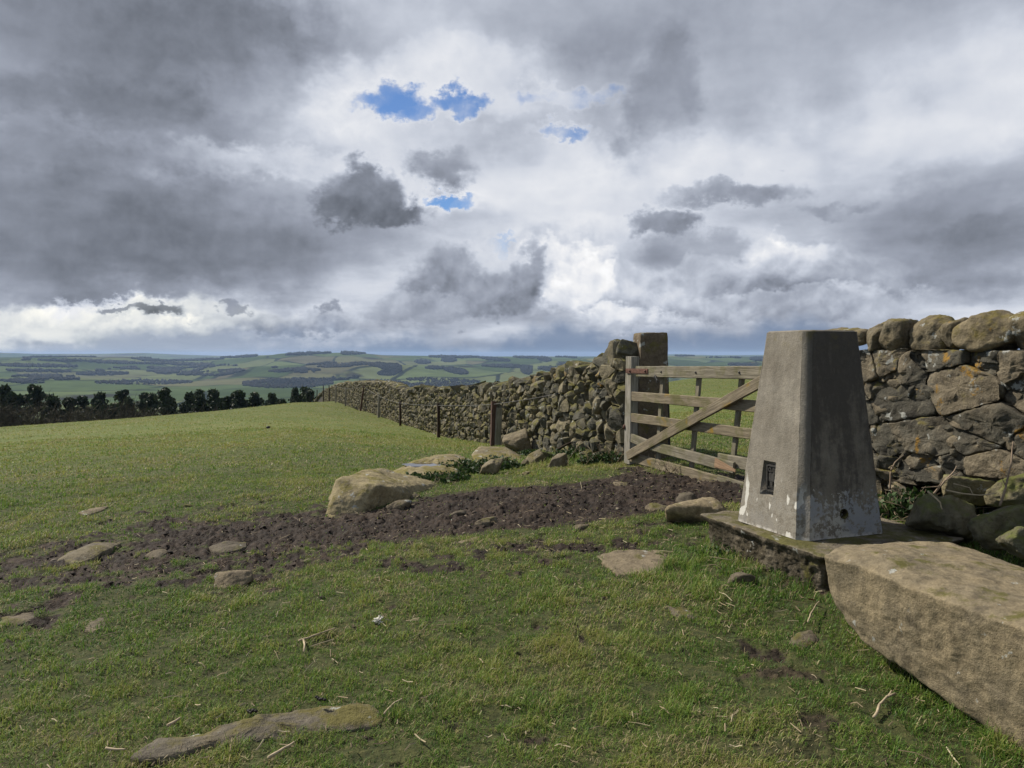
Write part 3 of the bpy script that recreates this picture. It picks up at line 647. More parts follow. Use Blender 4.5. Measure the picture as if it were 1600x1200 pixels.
def face_stones(line, side, zb, zt, cell_w, row_h, seed, nth=18, rings=(0.42, 0.70, 0.88, 0.97), s0=0, s1=None, gap=0.007, depth=0.10, amp=0.012, aspect=1.45, proud=0.035, tilt=0.2, chip=0.9, kk=(12, 20, 34), jit=.55, wv=1.0):
    """rubble facing: every stone fills its own cell of an uneven, roughly coursed pattern"""
    rs = R(seed); s1 = line.L if s1 is None else s1
    sites = []; nrow_max = 14
    for r in range(nrow_max):
        s = s0 + rs.rand()*0.1
        while s < s1:
            hh = max(zt(s)-zb(s), 0.05); rh = row_h(s); n = max(int(round(hh/rh)), 1)
            w = cell_w(s)*(0.42+1.3*rs.rand()**1.5)
            if r < n: sites.append((s+w/2, zb(s)+(r+0.5+jit*(rs.rand()-.5))*hh/n, rh*1.9+wv*(w*rs.uniform(.8, 1.2)-rh*1.9)))
            s += w
    S = np.array(sites); S = S[np.argsort(S[:, 0])]; n = len(S); a = aspect
    Q = np.stack([S[:, 0]/a, S[:, 1]], 1); wt = ((S[:, 2]/a)*0.45)**2
    th = np.linspace(0, 2*np.pi, nth, endpoint=False) ; E = np.stack([np.cos(th), np.sin(th)], 1)
    A = Acc(); tangent = line.tan(S[:, 0])
    for i in range(n):
        lo, hi = np.searchsorted(S[:, 0], (S[i, 0]-1.6, S[i, 0]+1.6)); d = Q[lo:hi]-Q[i]; w2 = wt[lo:hi]; l = np.hypot(d[:, 0], d[:, 1]); o = np.argsort(l)[1:17]; d = d[o]; w2 = w2[o]; l = l[o]
        dist = np.maximum((l*l + wt[i]-w2)/(2*l), 0.012); Nn = d/l[:, None]
        ex = np.array([[0, 1], [0, -1.]]); ed = np.array([max(zt(S[i, 0])-Q[i, 1], .03), max(Q[i, 1]-zb(S[i, 0])+.03, .03)])
        Nn = np.concatenate([Nn, ex, [[-1, 0]], [[1, 0]]]); dist = np.concatenate([dist, ed, [max((S[i, 0]-s0)/a, 0.03)], [max((s1-S[i, 0])/a, .03)]])
        r = soft_r(E, Nn, dist, rs.choice(kk)); r = np.minimum(r, 0.42); r = np.maximum(r-gap*rs.uniform(.5, 1.6), r*0.6)
        loc = E*r[:, None]*np.array([a, 1.0]); size = float(np.mean(np.abs(loc)))*2
        dep = min(depth, size*0.7); tl = rs.normal(size=2)*tilt; pr = proud*(rs.rand()-0.4)
        f1 = rs.normal(size=(4, 2))*chip; c1 = rs.uniform(0.35, 1.0, 4)
        rows = []; tt = (0,)+tuple(rings)+(1.0, 1.0)
        for q, t in enumerate(tt):
            x, z = loc[:, 0]*t, loc[:, 1]*t
            hgt = dep*(1-t**5)**0.5 if t < 1 else 0.0
            if t < 1:
                for f_, c_ in zip(f1, c1): hgt = np.minimum(hgt + 0*x, dep*(c_ + f_[0]*x/max(size, .02) + f_[1]*z/max(size, .02)) + 0.15*dep)
            else: hgt = 0*x
            if q == len(tt)-1: hgt = hgt-0.16; x = x*0.9; z = z*0.9
            rows.append(np.stack([x, z, hgt + tl[0]*x+tl[1]*z + pr], 1))
        L = np.concatenate(rows); nz = np.concatenate([L, np.zeros((0, 3))])
        off = np.array([S[i, 0], S[i, 1], seed*3.1])
        Nf = np.stack([fbm((L+off)*11+k*13, 4, 0.68) for k in range(3)], 1)
        L = L + Nf*np.array([amp*.8, amp*.8, amp*1.3])
        p0 = line.at(S[i, 0]); tg = tangent[i]; nm = np.array([tg[1], -tg[0]])*side
        W = np.empty_like(L); W[:, 0] = p0[0]+tg[0]*L[:, 0]+nm[0]*L[:, 2]; W[:, 1] = p0[1]+tg[1]*L[:, 0]+nm[1]*L[:, 2]; W[:, 2] = S[i, 1]+L[:, 1]
        nr = len(tt); ii = (np.arange(nr-1)*nth)[:, None]; jj = np.arange(nth)[None]; j2 = (jj+1) % nth
        Qd = np.stack([ii+jj, ii+nth+jj, ii+nth+j2, ii+j2], -1).reshape(-1, 4)
        if side < 0: Qd = Qd
        A.add(W, Qd[:, ::-1] if side > 0 else Qd, tint=np.clip(rs.normal(0.5, 0.24), 0, 1))
    return A
def core(line, side, zb, zt, back, s0=0, s1=None, n=None, inset=0.10, top_in=0.05):
    """the hearting between the two faces, closed at both ends"""
    s1 = line.L if s1 is None else s1; n = n or int((s1-s0)/0.3)+2; s = np.linspace(s0, s1, n)
    p = line.at(s); tg = line.tan(s); nm = np.stack([tg[:, 1], -tg[:, 0]], 1)*side
    b = np.array([zb(x) for x in s])-0.25; t = np.array([zt(x) for x in s])-top_in
    rows = []
    for (o, z) in ((-inset, b), (-inset-0.06, t), (-back+0.06, t), (-back, b)):
        q = p+nm*o; rows.append(np.stack([q[:, 0], q[:, 1], z], 1))
    V = np.concatenate(rows); i = np.arange(n-1); Q = []
    for k in range(4): a = k*n; c = ((k+1) % 4)*n; Q.append(np.stack([a+i, a+i+1, c+i+1, c+i], 1))
    Q.append(np.array([[0, n, 2*n, 3*n], [n-1, 4*n-1, 3*n-1, 2*n-1]]))
    return V, np.concatenate(Q)
def cope_stone(rs, line, side, s, z, w, h, back, lean=0.0, sub=3, amp=0.035, kk=(14, 22, 34)):
    """one stone set on edge along the top"""
    V, T = blob_stone(rs.randint(1 << 30), (w, back*rs.uniform(.85, 1.12), h), sub, rs.choice(kk), amp, 9)
    c, sn = math.cos(lean), math.sin(lean); V = np.stack([V[:, 0]*c+V[:, 2]*sn, V[:, 1], -V[:, 0]*sn+V[:, 2]*c], 1)
    p = line.at(s); tg = line.tan(s); nm = np.array([tg[1], -tg[0]])*side; q = p - nm*(back/2-0.04)
    W = np.empty_like(V); W[:, 0] = tg[0]*V[:, 0]+nm[0]*V[:, 1]; W[:, 1] = tg[1]*V[:, 0]+nm[1]*V[:, 1]; W[:, 2] = V[:, 2]
    return W, T, (q[0], q[1], z)

# ---- the far wall: runs away to the left of the gate over the shoulder of the hill
def build_left_wall():
    line = Line([(1.30, 8.90), (1.06, 9.75), (0.42, 12.1), (0.0, 13.6), (-1.77, 19.4), (-2.88, 23.0), (-3.99, 26.6), (-5.5, 31.5), (-7.8, 38.9), (-9.97, 46), (-13.05, 56), (-18.1, 72.4), (-24, 92)])
    side = 1 if True else -1
    # side: normal (ty,-tx)*side must face the camera
    tg = line.tan(3.0); nm = np.array([tg[1], -tg[0]])
    side = 1 if nm @ (-line.at(3.0)) > 0 else -1
    tp = [(975, 558), (955, 568), (935, 576), (925, 582), (915, 586), (895, 584), (860, 593), (820, 602), (790, 609), (760, 612), (720, 614), (690, 614), (650, 612), (625, 613), (608, 603), (590, 601), (560, 600), (530, 602), (518, 606), (506, 612), (498, 618)]
    ss_, zz = [], []
    for px, y in tp:
        s = px_at_line(line, px); p = line.at(s); ss_.append(s); zz.append(px_height(px, y, p[0], p[1]))
    o = np.argsort(ss_); ss_ = np.array(ss_)[o]; zz = np.array(zz)[o]
    sg = np.linspace(0, line.L, 300); pg = line.at(sg); zg = gz(pg[:, 0], pg[:, 1])
    zb = lambda s: float(np.interp(s, sg, zg))-0.04
    rel = zz - np.interp(ss_, sg, zg)
    zt = lambda s: float(np.interp(s, ss_, zz)) if s <= ss_[-1] else zb(s)+float(rel[-1])
    w = thing('dry_stone_wall', 'long mossy dry stone wall running away over the hill from the left side of the gate', 'wall', (1.3, 8.9, float(zg[0])))
    loc = np.array(w.location)
    cw = lambda s: float(np.interp(s, [0, 3, 5, 10, 20], [0.26, 0.23, 0.20, 0.18, 0.18])); rh = lambda s: float(np.interp(s, [0, 3, 5, 10, 20], [0.135, 0.125, 0.115, 0.11, 0.11]))
    A = face_stones(line, side, zb, zt, cw, rh, 5, nth=16, rings=(0.35, 0.68, 0.93), s0=0, s1=62, amp=0.017, depth=0.075, proud=0.045, gap=0.004, tilt=.12, chip=1.0, aspect=1.25, kk=(16, 28, 44))
    A.V = [np.concatenate(A.V)-loc]
    link('facing', A.mesh('rubble_facing', False), M['wall_far'], w)
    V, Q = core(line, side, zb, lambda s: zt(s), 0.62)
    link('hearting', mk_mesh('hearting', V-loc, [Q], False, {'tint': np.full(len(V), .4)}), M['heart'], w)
    rs = R(12); s = 0.75; k = 0; rest = Acc()
    while s < line.L:
        if s < 2.9: wd = rs.uniform(.18, .30); h = rs.uniform(.20, .30); lean = rs.uniform(-.7, .5); bk = .5
        else: wd = rs.uniform(.11, .21); h = rs.uniform(.17, .28); lean = rs.uniform(-.75, .1); bk = .52
        z = zt(s) + h*0.15
        W, T, p = cope_stone(rs, line, side, s, z, wd*1.25, h, bk, lean, 3 if k < 60 else 2, 0.045)
        tint = np.full(len(W), np.clip(rs.normal(.5, .25), 0, 1))
        if k < 98: link('coping_stone', mk_mesh('coping_stone', W, [T], False, {'tint': tint}), M['wall_far'], w, loc=tuple(np.array(p)-loc))
        else: rest.add(W+np.array(p)-loc, T=T, tint=tint)
        s += wd*rs.uniform(.75, 1.05); k += 1
    link('far_coping', rest.mesh('far_coping'), M['wall_far'], w, kind='stuff')
    # tumbled top and two big leaning slabs by the gatepost, and a few stones lodged in the broken top
    for (px, y, wd, h, bk, lean, mat) in ((960, 556, .17, .40, .34, .5, 'wall_far'), (946, 561, .16, .40, .34, .6, 'wall_far'), (930, 567, .15, .34, .34, .7, 'wall_far'), (969, 548, .15, .26, .3, .4, 'wall_far'), (926, 574, .2, .2, .3, .3, 'wall_far'),
                                     (912, 582, .30, .17, .36, -.15, 'wall_far'), (897, 584, .24, .22, .36, -.5, 'wall_far'), (868, 592, .26, .20, .34, .2, 'orange'), (850, 600, .36, .18, .4, -.2, 'wall_far'), (838, 598, .24, .22, .34, .4, 'orange'), (812, 604, .30, .18, .36, -.3, 'wall_far'), (880, 588, .22, .18, .34, .1, 'orange')):
        s = px_at_line(line, px); p = line.at(s); z = px_height(px, y, p[0], p[1])
        W, T, q = cope_stone(rs, line, side, s, z, wd, h, bk, lean, 4, 0.045)
        link('top_stone', mk_mesh('top_stone', W, [T], False, {'tint': np.full(len(W), rs.uniform(.4, .8))}), M[mat], w, loc=tuple(np.array(q)-loc))
    return line, side
LW, LS = build_left_wall()

# ---- the near wall on the right
RW = Line([(2.36, 6.33), (2.75, 5.45), (3.09, 4.63), (3.62, 3.4), (4.5, 1.3), (5.2, -0.4)])
def build_right_wall():
    line = RW; tg = line.tan(1.0); nm = np.array([tg[1], -tg[0]]); side = 1 if nm @ (-line.at(1.0)) > 0 else -1
    sg = np.linspace(0, line.L, 100); pg = line.at(sg); zg = gz(pg[:, 0], pg[:, 1])
    s5 = px_at_line(line, 1500); b5 = px_at_line(line, 1395); b6 = px_at_line(line, 1600)
    ztop = lambda s: EYE + float(np.interp(s, [0, b5, b6, line.L], [0.02, 0.035, 0.02, 0.03]))
    h0 = px_height(1440, 748, *line.at(px_at_line(line, 1440))); h1 = px_height(1600, 745, *line.at(b6))
    zbot = lambda s: float(np.interp(s, [0, b5-.2, b5+.1, s5-.05, s5+.05, b6, b6+1, line.L], [float(zg[0])-.02, h0-.35, h0+.02, h0-0.0, h0+.06, h1+.02, h1-.15, h1-.5]))
    w = thing('mortared_stone_wall', 'tall lichen covered stone wall with rounded coping behind the concrete pillar', 'wall', (2.36, 6.33, float(zg[0]))); loc = np.array(w.location)
    A = face_stones(line, side, zbot, ztop, lambda s: 0.40, lambda s: 0.165, 20, nth=64, rings=(0.15, 0.3, 0.45, 0.58, 0.7, 0.8, 0.88, 0.94, 0.98), gap=0.003, depth=0.036, amp=0.026, aspect=1.75, proud=0.045, tilt=0.06, chip=0.6, kk=(18, 30, 46), jit=.42, wv=.9)
    A.V = [np.concatenate(A.V)-loc]; link('facing', A.mesh('block_facing'), M['wall_near'], w)
    # fine rubble and packing a little behind the joints
    A = face_stones(Line(line.P - 0), side, zbot, ztop, lambda s: 0.15, lambda s: 0.08, 23, nth=20, rings=(0.4, 0.7, 0.9), gap=0.001, depth=0.045, amp=0.02, proud=0.02)
    V = np.concatenate(A.V); nn = np.array([nm[0], nm[1], 0])*side*-0.022; A.V = [V+nn-loc]; link('packing', A.mesh('packing'), M['wall_near'], w)
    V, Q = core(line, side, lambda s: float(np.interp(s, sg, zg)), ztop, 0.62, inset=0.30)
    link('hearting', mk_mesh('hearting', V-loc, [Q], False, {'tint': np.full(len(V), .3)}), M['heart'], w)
    rs = R(44)
    cops = [(1296, 528, .62, .17, 0), (1362, 528, .2, .22, .1), (1387, 529, .26, .29, -.1), (1402+1, 525, .14, .27, .1), (1403, 522, .1, .2, 0), (1441, 522, .27, .31, .12), (1481, 520, .25, .24, -.05), (1534, 518, .36, .30, .2), (1590, 513, .33, .33, -.1), (1660, 500, .34, .3, 0), (1730, 495, .3, .3, .1), (1800, 490, .3, .28, 0)]
    for (px, y, wd, h, lean) in cops:
        if px in (1403,): continue
        s = px_at_line(line, px); p = line.at(s); z = px_height(px, y, p[0], p[1])
        W, T, q = cope_stone(rs, line, side, s, z, wd*1.0, h*.97, .34, lean, 5, 0.09, (6, 8))
        link('coping_stone', mk_mesh('coping_stone', W, [T], True, {'tint': np.full(len(W), rs.uniform(.45, .85))}), M['coping'], w, loc=tuple(np.array(q)-loc))
    s = px_at_line(line, 1800)+.3
    while s < line.L:
        W, T, q = cope_stone(rs, line, side, s, ztop(s)+.1, .32, .3, .46, rs.uniform(-.1, .2), 4, 0.04)
        link('coping_stone', mk_mesh('coping_stone', W, [T], True, {'tint': np.full(len(W), rs.uniform(.4, .8))}), M['wall_near'], w, loc=tuple(np.array(q)-loc)); s += .31
    return side
RS = build_right_wall()

# ------------------------------------------------------------------ triangulation pillar
def build_pillar():
    Nr = np.array([1.60, 4.20]); ex = np.array([math.cos(math.radians(20)), math.sin(math.radians(20))]); ey = np.array([-ex[1], ex[0]])
    side, top, h, ch = 0.625, 0.385, 1.165, 0.052
    z0 = px_height(1258, 847, *Nr); c = Nr + (ex+ey)*side/2; cxy = c
    root = thing('trig_pillar', 'tapering grey concrete survey pillar standing on a mossy plinth in front of the gate', 'survey pillar', (c[0], c[1], z0))
    root.rotation_euler = (0, 0, math.radians(20))
    A = Acc(); hb, ht = side/2, top/2
    def corner(k, t):                    # two points of the chamfer at corner k, height fraction t
        a = hb+(ht-hb)*t; cc = ch*(1-.25*t); q = [(-1, -1), (1, -1), (1, 1), (-1, 1)][k]
        return q, a, cc
    def face_pt(f, u, t):                # f: 0 right-front (-y), 1 (+x), 2 (+y), 3 left-front (-x); u 0..1 along it
        a = hb+(ht-hb)*t; cc = ch*(1-.25*t); w = -(a-cc)+2*(a-cc)*u
        return {0: (w, -a), 1: (a, w), 2: (-w, a), 3: (-a, -w)}[f]
    def grid(f, us, ts, holes=()):
        V = np.array([[*face_pt(f, u, t), t*h] for t in ts for u in us]); n = len(us)
        Q = [[j*n+i, j*n+i+1, (j+1)*n+i+1, (j+1)*n+i] for j in range(len(ts)-1) for i in range(n-1) if (i, j) not in holes]
        V += np.stack([fbm(V*3.0+k*7, 4, .6) for k in range(3)], 1)*0.0035
        A.add(V, np.array(Q), tint=0.5); return V.reshape(len(ts), n, 3)
    T0 = np.linspace(0, 1, 30); U0 = np.linspace(0, 1, 14)
    # left-front face (-x): niche
    nu0, nu1, nt0, nt1 = .335, .585, .170, .345
    us = np.unique(np.concatenate([np.linspace(0, nu0, 5), np.linspace(nu1, 1, 6)])); ts = np.unique(np.concatenate([np.linspace(0, nt0, 6), np.linspace(nt1, 1, 20)]))
    iu, it = int(np.argmin(abs(us-nu0))), int(np.argmin(abs(ts-nt0)))
    G = grid(3, us, ts, {(iu, it)})
    cs = [G[it, iu], G[it, iu+1], G[it+1, iu+1], G[it+1, iu]]; inn = [p+np.array([0.05, 0, 0]) for p in cs]
    # splayed head and left cheek, plumb right side
    inn[2] = inn[2]+np.array([0, 0, -0.035]); inn[3] = inn[3]+np.array([0, 0, -0.035])
    A.add(np.array(cs+inn), np.array([[0, 4, 5, 1], [1, 5, 6, 2], [2, 6, 7, 3], [3, 7, 4, 0], [4, 7, 6, 5]]), tint=0.3)
    # right-front face (-y): sighting hole
    hu, hz, hr = 0.475, 0.113, 0.026
    us = np.unique(np.concatenate([np.linspace(0, hu-.05, 8), np.linspace(hu+.05, 1, 8)])); ts = np.unique(np.concatenate([np.linspace(0, hz-.026, 4), np.linspace(hz+.026, 1, 26)]))
    iu, it = int(np.argmin(abs(us-(hu-.05)))), int(np.argmin(abs(ts-(hz-.026))))
    G = grid(0, us, ts, {(iu, it)})
    cs = np.array([G[it, iu], G[it, iu+1], G[it+1, iu+1], G[it+1, iu]]); cen = cs.mean(0); nth = 32; ex3 = (cs[1]-cs[0])/np.linalg.norm(cs[1]-cs[0]); ez3 = (cs[3]-cs[0])/np.linalg.norm(cs[3]-cs[0])
    ri, ro = [], []
    for k in range(nth):
        a = 2*math.pi*k/nth; dx, dz = math.cos(a), math.sin(a); ri.append(cen+hr*(ex3*dx+ez3*dz))
        s = max(abs(dx), abs(dz)); fu, fv = dx/s*.5+.5, dz/s*.5+.5
        ro.append((cs[0]*(1-fu)+cs[1]*fu)*(1-fv)+(cs[3]*(1-fu)+cs[2]*fu)*fv)
    V = np.array(ro+ri+[p+np.array([0, .2, 0]) for p in ri]); j = np.arange(nth); j2 = (j+1) % nth
    A.add(V, np.concatenate([np.stack([j, j2, nth+j2, nth+j], 1), np.stack([nth+j, nth+j2, 2*nth+j2, 2*nth+j], 1)]), tint=0.4)
    A.add(V[2*nth:], T=np.array([[0, k, k+1] for k in range(1, nth-1)]), tint=0.1)
    grid(1, U0, T0); grid(2, U0, T0)
    for k in range(4):                   # the chamfered arrises
        f0, f1 = [(3, 0), (0, 1), (1, 2), (2, 3)][k]
        P = []
        for t in np.linspace(0, 1, 40):
            a = np.array(face_pt(f0, 1, t)); b = np.array(face_pt(f1, 0, t)); n3 = 6
            for q in np.linspace(0, 1, n3):
                p = a*(1-q)+b*q; e = -0.006*math.sin(math.pi*q)*(1.0 if t > .25 else -0.6); nrm = -p/np.linalg.norm(p); p = p+nrm*-e*-1
                P.append([*p, t*h])
        P = np.array(P); P[:, :] += np.stack([fbm(P*9+k*3, 4, .6) for k in range(3)], 1)*0.004
        n = 6; A.add(P, np.array([[j*n+i, j*n+i+1, (j+1)*n+i+1, (j+1)*n+i] for j in range(39) for i in range(n-1)]), tint=0.5)
    rim = [face_pt(f, u, 1) for f in (0, 1, 2, 3) for u in (0, 1)]; V = [[x, y, h] for x, y in rim]+[[x*.95, y*.95, h+.008] for x, y in rim]
    A.add(np.array(V), np.array([[i, (i+1) % 8, 8+(i+1) % 8, 8+i] for i in range(8)]), tint=0.5); A.add(np.array(V[8:]), T=np.array([[0, k, k+1] for k in range(1, 7)]), tint=.5)
    m, t, b, out = new_mat('weathered_concrete')
    o = t.node('ShaderNodeTexCoord').outputs['Object']; x, y, z = t.sep(o)
    st = t.vm('MULTIPLY', o, (1, 1, 0.16)); n1 = t.noise(o, 4, 6, .62); n2 = t.noise(o, 22, 6, .68); n3 = t.noise(st, 13, 5, .62); n4 = t.noise(o, 110, 3, .65)
    nrm = t.node('ShaderNodeTexCoord').outputs['Normal']; nx, ny, nz = t.sep(nrm)
    right_face = t.ss(t.m('ADD', t.m('MULTIPLY', ny, -1.0), t.m('MULTIPLY', nx, 0.3)), 0.2, 0.95)       # the right-front face takes most of the dark stain
    c = t.mix(t.ss(n1, .3, .7), (0.182, 0.160, 0.125), (0.255, 0.230, 0.185))
    c = t.vm('SCALE', c, scale=t.lin(t.m('ADD', t.m('MULTIPLY', n2, .55), t.m('MULTIPLY', n4, .45)), .3, .7, .68, 1.28))
    c = t.vm('SCALE', c, scale=t.lin(n3, .3, .7, .72, 1.16))
    stain = t.m('MULTIPLY', t.ss(t.m('ADD', t.m('MULTIPLY', n3, .6), t.m('ADD', t.m('MULTIPLY', n2, .4), t.m('MULTIPLY', z, .24))), .47, .70), t.m('MULTIPLY_ADD', right_face, .78, .12))
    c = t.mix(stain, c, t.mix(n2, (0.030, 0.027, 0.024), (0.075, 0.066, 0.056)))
    top = t.m('MULTIPLY', t.ss(z, 1.02, 1.15), t.ss(t.noise(o, 11, 5, .6), .5, .62)); c = t.mix(t.m('MULTIPLY', top, .55), c, (0.10, 0.082, 0.028))
    splv = t.m('ADD', t.m('MULTIPLY', t.noise(o, 7.0, 3, .5), .34), t.m('MULTIPLY', t.noise(t.vm('ADD', o, (3, 3, 3)), 34, 6, .72), .68))
    low = t.ss(z, .44, .12)
    spl = t.m('MULTIPLY', t.ss(t.m('ADD', splv, t.m('MULTIPLY', t.m('SUBTRACT', low, 1.0), .26)), .465, .505), t.m('MULTIPLY_ADD', right_face, .8, .2))
    spl = t.m('MULTIPLY', spl, t.ss(z, .46, .38))
    lime = t.m('MULTIPLY', t.ss(t.noise(t.vm('MULTIPLY', o, (1, 1, .45)), 17, 2, .4), .625, .645), t.m('MULTIPLY', t.ss(z, .34, .22), t.m('SUBTRACT', 1.0, right_face)))
    c = t.mix(t.m('MULTIPLY', spl, .85), c, t.mix(t.ss(n1, .40, .56), (0.42, 0.405, 0.35), (0.26, 0.27, 0.28)))
    c = t.mix(t.m('MULTIPLY', lime, .9), c, (0.56, 0.54, 0.48))
    foot = t.m('MULTIPLY', t.ss(z, .022, .004), t.ss(n2, .42, .55)); c = t.mix(t.m('MULTIPLY', foot, .75), c, (0.5, 0.47, 0.42))
    t.put(b.inputs['Base Color'], c); t.put(b.inputs['Normal'], t.bump(t.m('ADD', t.m('MULTIPLY', n2, .6), t.m('MULTIPLY', n4, .5)), .5, .012))
    link('body', A.mesh('pillar_body', smooth=True), m, root)
    for p in root.children[0].data.polygons: pass
    root.children[0].data.shade_flat() if False else None
    # bronze bracket plate let into the niche: rim, two round holes above, a vertical bar and a line of stamped marks
    pb = Acc()
    def bx(y0, y1, z0_, z1, x0, x1): 
        V = np.array([[x, y, z] for x in (x0, x1) for y in (y0, y1) for z in (z0_, z1)]); pb.add(V, np.array([[0, 1, 3, 2], [4, 6, 7, 5], [0, 4, 5, 1], [2, 3, 7, 6], [0, 2, 6, 4], [1, 5, 7, 3]]))
    zc = .258*h; a = hb+(ht-hb)*.26; yc = -(-(a-ch)+2*(a-ch)*.485); xp = -a+.018; W, H = .082, .150
    bx(yc-W/2, yc+W/2, zc-H/2, zc+H/2, xp+.006, xp+.016)
    for s in (-1, 1): bx(yc+s*W/2-.005, yc+s*W/2+.005, zc-H/2, zc+H/2, xp-.004, xp+.005)
    for s in (-1, 1): bx(yc-W/2+.0055, yc+W/2-.0055, zc+s*H/2-.005, zc+s*H/2+.005, xp-.004, xp+.005)
    for s in (-1, 1):
        yy = yc+s*.018; zz = zc+.05
        for k in range(10):
            a0, a1 = 2*math.pi*k/10, 2*math.pi*(k+1)/10; r0, r1 = .008, .014
            V = np.array([[xp+(.0005 if q else -.002), yy+math.cos(aa)*rr, zz+math.sin(aa)*rr] for q in (0, 1) for aa in (a0, a1) for rr in (r0, r1)])
            pb.add(V, np.array([[0, 1, 3, 2], [0, 2, 6, 4], [1, 5, 7, 3]]))
    bx(yc-.024, yc+.024, zc-.018, zc+.028, xp-.003, xp+.0055); bx(yc-.008, yc+.008, zc-.040, zc-.019, xp-.002, xp+.0055)
    for k in range(5): bx(yc-.028+k*.0125, yc-.028+k*.0125+.007, zc-.062, zc-.050, xp-.001, xp+.0055)
    link('bracket_plate', pb.mesh('bracket_plate', False), M['dark_iron'], root)
    # iron ferrule in the sighting hole
    th = np.linspace(0, 2*np.pi, 24, endpoint=False); V = []
    for (rr, d) in ((hr*1.12, .001), (hr*1.12, -.004), (hr*.94, -.004), (hr*.94, .03)): V += [cen+rr*(ex3*math.cos(q)+ez3*math.sin(q))+np.array([0, d, 0]) for q in th]
    j = np.arange(24); j2 = (j+1) % 24; Q = np.concatenate([np.stack([k*24+j, k*24+j2, (k+1)*24+j2, (k+1)*24+j], 1) for k in range(3)])
    link('sighting_hole_rim', mk_mesh('sighting_hole_rim', V, [Q]), M['plinth'], root)
    # ---- plinth
    top_px = [(1093, 806), (1128, 829), (1180, 847), (1235, 864), (1290, 874)]
    Nf = np.array([1.585, 3.90]); Lf = np.array([1.205, 4.98])
    rs = R(3); d = (Lf-Nf)/np.linalg.norm(Lf-Nf); e = np.array([-d[1], d[0]])*-1; e = np.array([ex[0]*.97+.0, ex[1]*.97+.03])
    Rf = Nf+e*1.08; Bk = Lf+e*1.05
    zt = z0-.002; V0 = []
    pts = []
    gb = lambda p: float(gz(p[0], p[1])[0])-.10
    for p in (Nf, Lf, Rf, Bk): pts += [(p[0], p[1], zt), (*(p+(cxy-p)*.10), gb(p))]
    V, T = hull_stone(77, pts, 7, 44, 0.030, 4.5)
    V[:, 2] = np.minimum(V[:, 2], zt+0.004+0.012*fbm(V*4, 4, .6)); 
    # crumbling front: bite into the edges
    f = sstep(V[:, 2], zt-.015, zt-.07); dd = V[:, :2]-cxy[None]; V[:, :2] -= dd*(f*(.06+.10*fbm(V*6.5, 4, .65)))[:, None]
    cen0 = np.array([cxy[0], cxy[1], gb(Nf)]); link('plinth', mk_mesh('plinth', V-cen0, [T], True, {'tint': np.full(len(V), .5)}), M['plinth'], None, 'thick mossy concrete plinth slab under the survey pillar with crumbling edges', 'plinth', loc=tuple(cen0))
build_pillar()

# ------------------------------------------------------------------ timber helper
def plank(A, p0, p1, w, th, wdir=(0, 0, 1), n=10, seed=0, wob=0.004, bow=None, taper=0.0):
    """rough-sawn bar from p0 to p1, w wide along wdir, th thick"""
    p0 = np.array(p0, float); p1 = np.array(p1, float); ax = p1-p0; L = np.linalg.norm(ax); ax /= L
    wd = np.array(wdir, float); wd -= ax*(wd@ax); wd /= np.linalg.norm(wd); td = np.cross(ax, wd); b = 0.006
    prof = []
    for (x, y, sx, sy) in ((-1, -1, b, 0), (1, -1, -b, 0), (1, -1, 0, b), (1, 1, 0, -b), (1, 1, -b, 0), (-1, 1, b, 0), (-1, 1, 0, -b), (-1, -1, 0, b)): prof.append((x*w/2+sx, y*th/2+sy))
    prof = np.array(prof); V = []; UV = []
    for k, t in enumerate(np.linspace(0, 1, n)):
        s = 1-taper*t; q = p0+ax*L*t + (0 if bow is None else np.array(bow)*math.sin(math.pi*t))
        V.append(q+prof[:, :1]*s*wd+prof[:, 1:]*s*td); UV.append(np.stack([np.full(8, t*L+seed*3.3), prof[:, 0]+seed*.37, prof[:, 1]+seed*.61], 1))
    V = np.concatenate(V); V += np.stack([fbm(V*4+seed*5+k*7, 3, .6) for k in range(3)], 1)*wob
    i = (np.arange(n-1)*8)[:, None]; j = np.arange(8)[None]; j2 = (j+1) % 8
    A.add(V, np.stack([i+j, i+j2, i+8+j2, i+8+j], -1).reshape(-1, 4), along=np.concatenate(UV))
    for base, flip in ((0, True), ((n-1)*8, False)):
        f = np.array([[base, base+a, base+a+1] for a in range(1, 7)]); A.add(V[base:base+8], T=(f-base)[:, ::-1] if flip else f-base, along=UV[0 if flip else -1])
def tube(A, pts, r, n=6, **at):
    pts = np.asarray(pts, float); m = len(pts); r = np.broadcast_to(np.asarray(r, float), (m,)); tg = np.gradient(pts, axis=0); tg /= np.linalg.norm(tg, axis=1)[:, None]+1e-9
    up = np.where(np.abs(tg[:, 2:3]) > .9, np.array([[1., 0, 0]]), np.array([[0, 0, 1.]])); a = np.cross(tg, up); a /= np.linalg.norm(a, axis=1)[:, None]; b = np.cross(tg, a)
    th = np.linspace(0, 2*np.pi, n, endpoint=False)
    V = (pts[:, None]+r[:, None, None]*(np.cos(th)[None, :, None]*a[:, None]+np.sin(th)[None, :, None]*b[:, None])).reshape(-1, 3)
    i = (np.arange(m-1)*n)[:, None]; j = np.arange(n)[None]; j2 = (j+1) % n
    A.add(V, np.stack([i+j, i+j2, i+n+j2, i+n+j], -1).reshape(-1, 4), T=np.concatenate([np.array([[0, a+1, a] for a in range(1, n-1)]), np.array([[(m-1)*n, (m-1)*n+a, (m-1)*n+a+1] for a in range(1, n-1)])]), **at)

